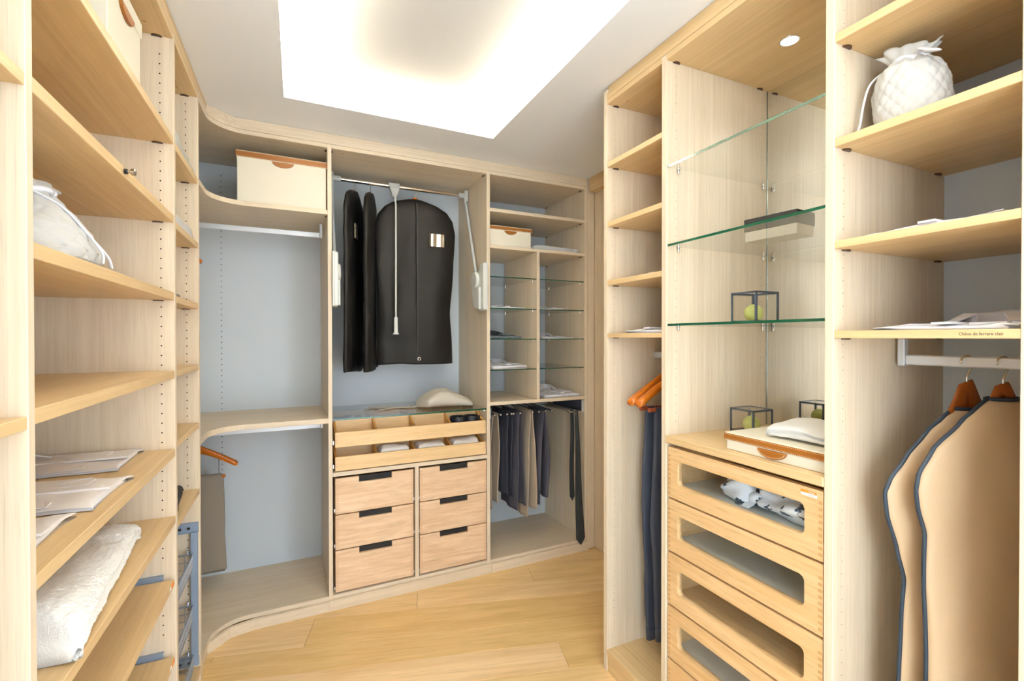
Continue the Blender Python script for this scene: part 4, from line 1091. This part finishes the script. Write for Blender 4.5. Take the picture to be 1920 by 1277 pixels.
trousers('navy trousers in front on the rack, left of the beige pair', 1.245, .08, .33, .425, .40, navytr, 2, .012)
trousers('slate grey trousers with wide leg beside the navy pair', 1.312, .06, .33, .325, .345, slate, 3, .012, skew=-.015)
trousers('beige trousers in the middle of the rack', 1.400, .07, .34, .26, .30, beigetr, 4, .016)
trousers('dark slate trousers at the right end of the rack', 1.500, .07, .32, .325, .36, slate, 5, .018)
# --- tie rack and tie ---
t = thing('tie_rack', 'grey pull-out tie rack on the right panel under the back shelf', 'tie rack', (1.72, .2, .94), BF)
mk('side_plate', BM().box(1.752, 1.7622, .012, .40, .935, 1.012), plain('plate_grey', (70, 78, 96), .4, .3), t, BF, bev=.001)
mk('end_cap', BM().box(1.745, 1.7624, .002, .014, .932, 1.014), plasticd, t, BF, bev=.002)
fr = mk('slide_bar', BM().box(1.722, 1.734, .015, .42, .938, .950), plain('bar_dark', (50, 54, 62), .35, .4), t, BF, bev=.001)
for k in range(17):
    v = .02+k*.0225
    mk('tie_arm', BM().tube([(1.722, v, .944), (1.645, v, .942)], .0035, 8), steel, t, BF, smooth=True)
mk('front_arm', BM().box(1.638, 1.735, -.012, .006, .938, .946), chrome, t, BF, bev=.002)
F = LOC(1.672, -.004, .0, 0, BF)
t = thing('tie', 'dark blue tie hanging on the front arm of the rack', 'tie', (0, 0, .05), F)
def blade(z0, z1, w0, w1, ytop, ybot, tipd, xo=0, xs=0):
    b = BM(); rg = []; n = 40
    for i in range(n+1):
        f = i/n; z = z0+(z1-z0)*f; w_ = w0+(w1-w0)*f**1.1
        dt = (z-z1); w_ = w_*min(1, dt/tipd) if dt < tipd else w_
        w_ = max(w_, .0008); y = ytop+(ybot-ytop)*f; x = xo+xs*f+.003*math.sin(f*7)
        rg.append([(x-w_, y-.0005, z), (x, y-.0035, z), (x+w_, y-.0005, z), (x+w_, y+.0015, z), (x-w_, y+.0015, z)])
    return b.loft(rg)
mk('front_blade', blade(.955, .052, .013, .036, -.014, -.024, .04, .012, .030), tiem, t, F)
mk('rear_blade', blade(.955, .345, .013, .020, .008, .010, .03, -.008, .004), tiem, t, F)
mk('loop', BM().tube([(.004, -.015+.023*(1-math.cos(PI*k/10))/2, .953+.008*math.sin(PI*k/10)) for k in range(11)], .012, 8, .15), tiem, t, F, smooth=True)

# --- corner: hanger with trousers, hanger above ---
hanger('orange wooden hanger with trouser bar in the lower corner', (-.515, .315, .956), 0, BF, .222, hangwood, .12, True, .045, 1.2)
F = LOC(-.515, .315, 0, 0, BF)
t = thing('trousers', 'taupe trousers folded over the hanger bar in the lower corner', 'trousers', (0, 0, .2), F)
pr_ = [(.706, 0, .150, .0125), (.69, 0, .158, .017), (.45, .002, .162, .018), (.19, .004, .162, .019)]
mk('legs', garment(BM(), pr_, 56, 50, 4, .003, 10, .55), greytr, t, F, smooth='all')
mk('hem', BM().box(-.155, .163, -.021, .020, .186, .189), greytr, t, F, bev=.001)
hanger('orange wooden hanger alone in the upper corner, only its tip in view', (-.667, .25, 2.035), 0, BF, .222, hangwood, .12, False, .05, 1.2)

# --- narrow right bay: two hangers and dark trousers ---
for i, (y, lab) in enumerate(((1.560, 'amber wooden hanger in the narrow right bay, rear of two'), (1.510, 'amber wooden hanger in the narrow right bay, front of two'))):
    hanger(lab, (1.465, y, 1.376), 0, W,   .222, hangwood, .125, 'dark', .012, 1.25, group='amber hangers in the narrow right bay')
for i, (y, zl, mt, lab) in enumerate(((1.560, .165, bluetr, 'dark blue long trousers hanging rear in the narrow right bay'), (1.505, .19, bluetr, 'dark blue long trousers hanging front in the narrow right bay'))):
    F = LOC(1.465, y, 0, 0)
    t = thing('trousers', lab, 'trousers', (0, 0, zl), F, 'long dark trousers')
    pr_ = [(1.148, .01, .145, .012), (1.12, .01, .150, .017), (.7, .006, .165, .019), (.45, .01, .150, .020), (zl+.06, .01, .140, .021), (zl, .01, .135, .019)]
    mk('legs', garment(BM(), pr_, 60, 70, 10+i, .010, 38, .6, .012), mt, t, F, smooth='all')
    mk('cuff', garment(BM(), [(zl+.05, .01, .1425, .0225), (zl-.004, .01, .1385, .0215)], 60, 4, 10+i, .010, 38, .6), mt, t, F, smooth='all')

# --- right wardrobe: two beige covers with navy piping ---
pb = [(-.128, 0, .034, .016), (-.150, 0, .066, .020), (-.182, 0, .109, .023), (-.244, 0, .166, .026), (-.293, 0, .205, .027), (-.324, 0, .219, .027), (-.368, 0, .213, .027), (-.457, 0, .186, .026), (-.53, 0, .168, .025), (-.62, 0, .174, .025), (-.80, 0, .182, .026), (-1.16, 0, .195, .030)]
pc = [(-.098, 0, .036, .016), (-.116, 0, .064, .022), (-.148, 0, .106, .026), (-.212, 0, .181, .030), (-.265, 0, .217, .031), (-.300, 0, .224, .031), (-.336, 0, .220, .031), (-.397, 0, .201, .030), (-.517, 0, .202, .031), (-.731, 0, .193, .034), (-1.16, 0, .200, .040)]
HA = math.radians(-17.3)
for i, (y, pf_, sd, dr_, pw_, lab) in enumerate(((.576, pb, 3, .20, 1.0, 'beige garment cover with navy piping hanging farther in the right wardrobe'), (.512, pc, 8, .15, 1.0, 'beige garment cover with navy piping hanging nearest the right edge'))):
    hanger(lab.replace('beige garment cover with navy piping hanging', 'brown wooden hanger'), (1.465, y, 1.396), HA, W, .14, hangdark, dr_, False, .05, .75, group='hangers of the beige covers', p=pw_)
    F = LOC(1.465, y, 1.396, HA)
    t = thing('garment_cover', lab, 'garment cover', (0, 0, 0), F, 'beige garment covers')
    zo = pf_
    mk('body', garment(BM(), zo, 80, 100, sd, .011, 17, .8, .0), beigecov, t, F, smooth='all')
    mk('piping', seam(zo, -1, sd, .0045), navy, t, F, smooth='all'); mk('piping', seam(zo, 1, sd, .0045), navy, t, F, smooth='all')
    cl = [((zo[0][2]+.004)*math.cos(2*PI*k/24), .019*math.sin(2*PI*k/24), zo[0][0]) for k in range(25)]
    mk('neck_binding', BM().tube(cl, .0042, 8), navy, t, F, smooth='all')

# --- wire basket rack, narrow left bay ---
t = thing('basket_rack', 'blue-grey pull-out rack with three wire baskets in the narrow left bay', 'wire rack', (-.65, 2.12, .1))
yp = P2[0]-.0005
mk('top_bracket', BM().box(-.90, XL-.004, yp-.012, yp, .634, .676), greymet, t, bev=.001)
mk('bottom_bracket', BM().box(-.90, XL-.004, yp-.014, yp, .085, .118), greymet, t, bev=.001)
for x in (XL-.017, -.86):
    mk('upright', BM().box(x-.012, x+.012, yp-.026, yp-.012, .10, .64), greymet, t, bev=.001)
    mk('upright', BM().box(x-.012, x+.012, P1[1]+.0125, P1[1]+.026, .10, .64), greymet, t, bev=.001)
mk('top_bracket', BM().box(-.90, XL-.004, P1[1]+.0005, P1[1]+.0125, .634, .676), greymet, t, bev=.001)
b = BM()
for k in range(4): b.lathe([(.006, -.001), (.006, 0)], (-.41-.03*k, yp-.0125, .655), 10, 'y'); b.lathe([(.006, -.001), (.006, 0)], (-.41-.03*k, yp-.0145, .10), 10, 'y')
mk('bracket_hole', b, holem, t, kind='stuff')
ya, yb = P1[1]+.034, yp-.034
for zr in (.555, .345, .14):
    bk = mk('basket', BM().tube([(-.392, ya, zr), (-.392, yb, zr), (-.88, yb, zr), (-.88, ya, zr), (-.392, ya, zr)], .0036, 8), wire, t, smooth=True)
    g = BM(); zb = zr-.085; f1 = -.400
    n = 26
    for k in range(n+1):
        y = ya+.004+(yb-ya-.008)*k/n
        g.tube([(-.392, y, zr), (-.394, y, zb+.02), (-.404, y, zb), (-.87, y, zb), (-.88, y, zr)], .0013, 5)
    for k in range(16):
        x = -.42-k*.029; g.tube([(x, ya, zr), (x, ya+.004, zb), (x, yb-.004, zb), (x, yb, zr)], .0013, 5)
    for q in (.03, .06): g.tube([(-.393, ya, zr-q), (-.393, yb, zr-q)], .0013, 5); g.tube([(-.393, yb, zr-q), (-.88, yb, zr-q)], .0013, 5)
    mk('wire_grid', g, wire, bk, smooth=True, kind='stuff')
    for x in (-.41, -.86): mk('basket_hook', BM().tube([(x, yb, zr+.002), (x, yb+.006, zr+.014), (x, yp-.022, zr+.014), (x, yp-.024, zr-.004)], .0032, 8), wire, bk, smooth=True)
